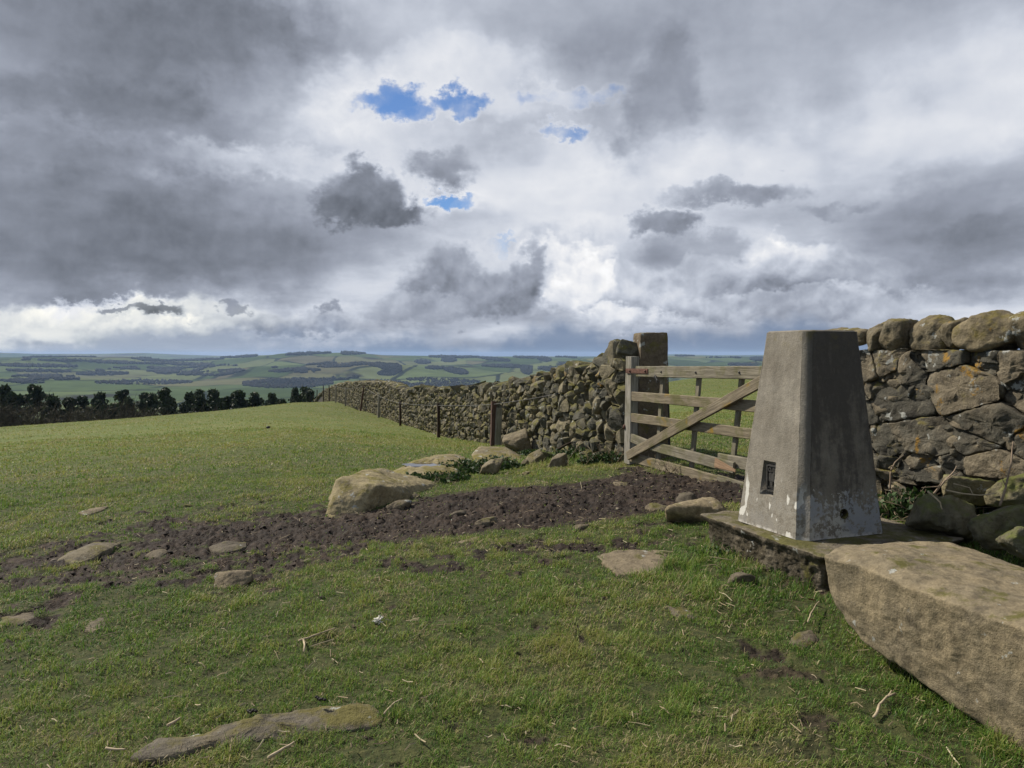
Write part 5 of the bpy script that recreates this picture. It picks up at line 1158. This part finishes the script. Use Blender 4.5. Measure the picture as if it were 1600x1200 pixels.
def build_straw():
    rs = R(91); n = 5200; r = np.sqrt(2.1**2+(8.5**2-2.1**2)*rs.rand(n)**1.25); a = (rs.rand(n)*2-1)*math.radians(38); X = r*np.sin(a); Y = r*np.cos(a)
    k = (rs.rand(n) < (.45+1.1*fbm2(X, Y, 1.3, 3, .6, 50.)).clip(.05, 1)) & ~stone_mask(X, Y); X, Y, r = X[k], Y[k], r[k]; n = len(X); Z = hfull(X, Y)+rs.uniform(.006, .028, n)
    L = rs.uniform(.015, .055, n)*(1+1.3*(rs.rand(n) < .10)); az = rs.rand(n)*6.283; tl = rs.normal(size=n)*.22; w = rs.uniform(.0012, .0030, n)
    d = np.stack([np.cos(az)*np.cos(tl), np.sin(az)*np.cos(tl), np.sin(tl)], 1); s = np.stack([-np.sin(az), np.cos(az), 0*az], 1); P = np.stack([X, Y, Z], 1); u = np.array([0, 0, 1.])
    c = np.stack([np.zeros(n), np.zeros(n), rs.normal(size=n)*.006], 1); V = []
    for t, off in ((-.5, 0), (0, 1), (.5, 0)):
        q = P+d*(L*t)[:, None]+c*off
        V += [q-s*w[:, None], q+u*w[:, None]*.9, q+s*w[:, None]]
    V = np.stack(V, 1).reshape(-1, 3); i = np.arange(n)*9; Q = np.concatenate([np.stack([i+a_, i+a_+1, i+a_+4, i+a_+3], 1) for a_ in (0, 1, 3, 4)])
    m = leaf_mat('straw', [(0, (0.15, 0.11, 0.065)), (.5, (0.30, 0.235, 0.14)), (1, (0.46, 0.39, 0.25))], .1, .8)
    link('straw_litter', mk_mesh('straw_litter', V, [Q], False, {'tint': np.repeat(rs.rand(n)**1.3, 9)}), m, kind='stuff', label='scattered bits of dry straw lying in the grass', cat='straw')
build_straw()

# ------------------------------------------------------------------ clods and pebbles pressed in the mud
def build_clods():
    rs = R(92); n = 2600; A = Acc(); V0, T0 = ico(1); b = np.concatenate(MUD+SPARSE); X = rs.uniform(b[:, 0].min(), b[:, 0].max(), n*3); Y = rs.uniform(b[:, 1].min(), b[:, 1].max(), n*3)
    m = mud_at(X, Y) > .55; X, Y = X[m][:n], Y[m][:n]; n = len(X); Z = hfull(X, Y); s = .004+.013*rs.rand(n)**3
    V = V0[None]*s[:, None, None]*np.stack([1+.5*rs.rand(n), 1+.5*rs.rand(n), .55+.3*rs.rand(n)], 1)[:, None]*(1+.25*rs.normal(size=(n, len(V0), 1)))+np.stack([X, Y, Z], 1)[:, None]; T = (T0[None]+(np.arange(n)*len(V0))[:, None, None]).reshape(-1, 3)
    mt = leaf_mat('clods', [(0, (0.010, 0.0065, 0.004)), (.6, (0.032, 0.021, 0.014)), (.93, (0.06, 0.043, 0.030)), (1, (0.19, 0.155, 0.115))], 0, .85)
    link('mud_clods', mk_mesh('mud_clods', V, [T], True, {'tint': np.repeat(rs.rand(n), len(V0))}), mt, kind='stuff', label='small clods and grit trodden loose in the mud', cat='clods')
build_clods()

# ------------------------------------------------------------------ leafy clumps and dead stems
nettle = leaf_mat('dark_leaves', [(0, (0.014, 0.032, 0.008)), (.5, (0.030, 0.062, 0.014)), (1, (0.060, 0.100, 0.024))], .25, .55)
drystem = leaf_mat('dead_stems', [(0, (0.12, 0.085, 0.055)), (.5, (0.24, 0.185, 0.12)), (1, (0.40, 0.33, 0.22))], 0.05, .9)
def clump(px, y, rw, h, n, label, seed, rd=None, size=.045):
    rs = R(seed); g = px_ground(px, y); rd = rd or rw*.6; root = thing('leafy_plant', label, 'plant', tuple(g)); A = Acc(); S = Acc()
    for k in range(n):
        a = rs.rand()*6.28; r = math.sqrt(rs.rand()); x, yy = r*rw*math.cos(a), r*rd*math.sin(a); z = float(gz(g[0]+x, g[1]+yy)[0])-g[2]; hh = h*rs.uniform(.4, 1.1)*(1-.5*r*r); tip = np.array([x*1.1+rs.normal()*.03, yy*1.1+rs.normal()*.03, z+hh]); base = np.array([x, yy, z-.02]); tube(S, [base, (base+tip)/2+rs.normal(size=3)*.008, tip], [.003, .0025, .0015], 3)
        m = 14; t = rs.uniform(.25, 1.0, m)[:, None]; P = base*(1-t)+tip*t+rs.normal(size=(m, 3))*np.array([.03, .03, .012]); V, Q = leaf_quads(rs, P, size, .5, .62); A.add(V, Q, tint=np.repeat(np.clip(rs.normal(.45, .22)+.2*rs.normal(size=m), 0, 1), 4))
    link('leaves', A.mesh('leaves', False), nettle, root); link('stems', S.mesh('stems'), M['bramble'], root, kind='stuff')
clump(718, 738, .34, .14, 130, 'dark green nettle clump between the flat rock and the rounded rock', 401, .30)
clump(775, 733, .26, .17, 80, 'nettles growing under the yellow moss rock', 402, .2)
clump(690, 750, .28, .09, 70, 'low dark nettles at the right end of the flat puddle rock', 403, .2)
clump(655, 753, .24, .10, 50, 'thin nettles on the turf between the two outcrop rocks', 404, .12)
clump(905, 716, .45, .16, 120, 'green nettles along the wall foot left of the gate', 405, .18); clump(950, 722, .35, .15, 80, 'weeds beneath the gate end of the far wall', 406, .15); clump(832, 712, .2, .1, 40, 'small weeds between the tan rocks under the wall', 413, .12)
clump(1420, 812, .22, .22, 80, 'bright weeds beside the right side of the pillar', 407, .18); clump(1590, 790, .35, .20, 130, 'ivy leaved weeds over the green boulders at the right', 408, .2); clump(1500, 800, .3, .16, 60, 'weeds behind the big round green boulder', 409, .15)
clump(1140, 868, .15, .06, 40, 'tuft of leafy weeds against the left foot of the plinth', 410, .10, .022); 
def stems(px, y, n, h, spread, label, seed, name='dead_stems_tuft', flat=.4):
    rs = R(seed); g = px_ground(px, y); A = Acc()
    for k in range(n):
        a = rs.rand()*6.28; b = np.array([rs.normal()*spread*.5, rs.normal()*spread*.3, 0]); b[2] = float(gz(g[0]+b[0], g[1]+b[1])[0])-g[2]-.01; L = h*rs.uniform(.5, 1.2); e = b+np.array([math.cos(a)*L*rs.uniform(.1, 1)*flat*2, math.sin(a)*L*rs.uniform(.1, 1)*flat, L*rs.uniform(.15, 1)]); m = (b+e)/2+np.array([rs.normal()*.03, rs.normal()*.03, L*.18]); tube(A, [b, m, e], [.0032, .0026, .0014], 4, tint=rs.rand())
    link(name, A.mesh(name), drystem, None, label, 'dead stems', loc=tuple(g), kind='stuff')
stems(955, 722, 60, .34, .5, 'tangle of pale dead stems against the wall end beside the gate stile', 501)
stems(690, 755, 16, .14, .22, 'few dry stalks beside the puddle rock', 502)
stems(1405, 815, 70, .24, .28, 'matted dead grass stems beside the right edge of the pillar', 503, flat=.9); stems(1560, 830, 40, .14, .4, 'dry stalks lying over the green boulders', 504, flat=1.0); stems(1180, 890, 30, .07, .16, 'little dry tuft at the plinth foot', 505, flat=1.1); stems(1035, 740, 30, .2, .3, 'dead stalks under the hinge end of the gate', 506)
def bramble(pts, r, label, name='bramble_stem', twigs=(), mat='bramble'):
    A = Acc(); P = np.array([pz(*p) for p in pts]); o = P[0].copy()
    def sm(P): 
        t = np.linspace(0, len(P)-1, len(P)*5); return np.stack([np.interp(t, range(len(P)), P[:, k]) for k in range(3)], 1)
    Q = sm(P); Q += np.stack([fbm(Q*9+k, 2, .5) for k in range(3)], 1)*.006; tube(A, Q-o, np.linspace(r, r*.45, len(Q)), 6)
    for tw in twigs: Q = sm(np.array([pz(*p) for p in tw])); tube(A, Q-o, np.linspace(r*.6, r*.25, len(Q)), 5)
    link(name, A.mesh(name), M[mat], None, label, 'stem', loc=tuple(o))
bramble([(1562, 790, 4.1), (1572, 760, 4.1), (1580, 725, 4.12), (1583, 690, 4.15)], .007, 'upright dead stem in front of the near wall at the right', twigs=[((1572, 760, 4.1), (1566, 748, 4.1))])
bramble([(1458, 772, 4.6), (1475, 752, 4.62), (1490, 738, 4.65), (1495, 728, 4.66)], .007, 'forked dry bramble reaching into the dark hollow under the wall', twigs=[((1475, 752, 4.62), (1500, 737, 4.6)), ((1470, 760, 4.6), (1440, 762, 4.6)), ((1462, 768, 4.6), (1476, 745, 4.6))])
bramble([(1390, 765, 4.7), (1392, 735, 4.7), (1398, 722, 4.72), (1412, 711, 4.75)], .006, 'bent dead stem beside the right edge of the pillar', twigs=[((1393, 728, 4.7), (1408, 745, 4.72)), ((1392, 750, 4.7), (1410, 752, 4.7))])
bramble([(1450, 768, 4.28), (1470, 785, 4.25), (1473, 796, 4.25)], .006, 'pale twig lying across the big round green boulder', 'twig', mat='stick')
bramble([(1478, 766, 4.3), (1505, 772, 4.3), (1530, 775, 4.3), (1558, 770, 4.3)], .006, 'long dry twig lying level above the green boulders', 'twig', mat='stick', twigs=[((1490, 756, 4.3), (1515, 762, 4.32), (1520, 772, 4.3))])
bramble([(869, 703, 10.5), (885, 695, 10.5), (900, 688, 10.6)], .022, 'broken dark branch propped against the foot of the far wall', 'branch', mat='wood_dark')
def ground_stick(pts, r, label, twigs=(), mat='stick', name='stick', lift=.02):
    A = Acc(); P = [px_ground(*p)+np.array([0, 0, lift]) for p in pts]; o = P[0].copy(); P = np.array(P); t = np.linspace(0, len(P)-1, 12); Q = np.stack([np.interp(t, range(len(P)), P[:, k]) for k in range(3)], 1); Q += np.stack([fbm(Q*14+k, 2, .5) for k in range(3)], 1)*.006; tube(A, Q-o, np.linspace(r, r*.6, 12), 6)
    for tw in twigs: Q = np.array([px_ground(*p)+np.array([0, 0, lift]) for p in tw]); tube(A, Q-o, r*.8, 5)
    link(name, A.mesh(name), M[mat], None, label, 'stick', loc=tuple(o))
ground_stick([(468, 1007), (495, 998), (523, 988)], .0055, 'pale forked stick lying on the grass at lower middle', [((474, 1006), (476, 1014), (475, 1025))])
ground_stick([(420, 1199), (440, 1185), (460, 1172)], .006, 'dry straw coloured stick at the bottom edge below the long low rock', lift=.03)
ground_stick([(1366, 1133), (1376, 1112), (1393, 1092)], .006, 'pale split stick in the grass in front of the boulder', [((1385, 1101), (1399, 1096))], lift=.03)
ground_stick([(1101, 907), (1106, 920), (1106, 928)], .005, 'short pale straw standing near the grey slab', lift=.03)
ground_stick([(262, 1142), (272, 1136), (281, 1130)], .006, 'stubby pale stick at the left end of the long low rock')
ground_stick([(1262, 985), (1268, 968), (1280, 952)], .004, 'thin stalk bent over the grass under the boulder', lift=.04)
ground_stick([(165, 1178), (180, 1179), (197, 1180)], .005, 'little pale stick beside the left tip of the long low rock')
ground_stick([(600, 1125), (616, 1106), (628, 1100)], .004, 'thin straw by the right end of the long low rock')
def bits():
    rs = R(77)
    # wisp of wool, fallen leaf, sheep droppings on the long low rock
    g = px_ground(592, 976); A = Acc()
    for k in range(26): a = rs.normal(size=3)*.004; b = a+rs.normal(size=3)*np.array([.017, .017, .008]); tube(A, [a+[0, 0, .02], (a+b)/2+rs.normal(size=3)*.008+[0, 0, .025], b+[0, 0, .022]], .0022, 4)
    link('wool_wisp', A.mesh('wool_wisp'), plain_mat('wool', (.62, .6, .54), .95, .1, 20), None, 'white wisp of sheep wool caught in the grass', 'wool', loc=tuple(g))
    def leaf(px, y, s, col, label, lift=.03):
        g = px_ground(px, y); n = 9; u = np.linspace(-1, 1, n); w = .42*(1-u*u)**.7; V = np.concatenate([np.stack([u*s, w*s*k, .25*s*np.abs(k)*w+.12*s*u*u], 1) for k in (-1, 0, 1)]); i = np.arange(n-1); Q = np.concatenate([np.stack([i, i+1, n+i+1, n+i], 1), np.stack([n+i, n+i+1, 2*n+i+1, 2*n+i], 1)])
        o = link('fallen_leaf', mk_mesh('fallen_leaf', V, [Q], True), plain_mat('leaf_'+label.split()[0], col, .8, .2, 30), None, label, 'leaf', loc=tuple(g+[0, 0, lift])); o.rotation_euler = (.5, .25, rs.rand()*6)
    leaf(1268, 947, .032, (.24, .10, .055), 'russet fallen leaf in the grass below the plinth'); leaf(908, 1040, .03, (.34, .23, .13), 'tan curled leaf in the middle of the grass'); leaf(520, 1036, .018, (.5, .32, .17), 'orange scrap of leaf near the forked stick')
    for (px, y, n, lab) in ((395, 1116, 9, 'dark sheep droppings behind the long low rock'), (508, 1114, 5, 'small pile of droppings on top of the long low rock'), (426, 670, 1, 'dark molehill like clod far out in the field')):
        g = px_ground(px, y); A = Acc(); sc = .008 if y > 800 else .045
        for k in range(n):
            V, T = blob_stone(900+k+px, (sc*2, sc*1.6, sc*1.5), 2, 6, .05); A.add(V+np.array([rs.normal()*sc*1.8, rs.normal()*sc*1.2, sc*.7+(.05 if y == 1114 else .01)]), T=T)
        link('droppings' if y > 800 else 'earth_clod', A.mesh('droppings'), plain_mat('dung', (.016, .013, .010), .6, .3, 40), None, lab, 'droppings' if y > 800 else 'clod', loc=tuple(g))
bits()

# ------------------------------------------------------------------ the air between here and the hills
def build_haze():
    bm = bmesh.new(); bmesh.ops.create_cube(bm, size=1.0); me = bpy.data.meshes.new('haze'); bm.to_mesh(me); bm.free()
    m = bpy.data.materials.new('haze'); m.use_nodes = True; t = NT(m.node_tree)
    for n in list(t.n): t.n.remove(n)
    out = t.node('ShaderNodeOutputMaterial'); v = t.node('ShaderNodeVolumePrincipled'); v.inputs['Color'].default_value = (0.50, 0.69, 1.0, 1); v.inputs['Density'].default_value = HAZE; v.inputs['Anisotropy'].default_value = 0.0
    t.l.new(v.outputs[0], out.inputs['Volume'])
    o = link('haze', me, m, kind='stuff', label='blue haze filling the valley air', cat='haze'); o.scale = (32000, 32000, 330); o.location = (0, 0, 35-165)
HAZE = 7.5e-5
build_haze()
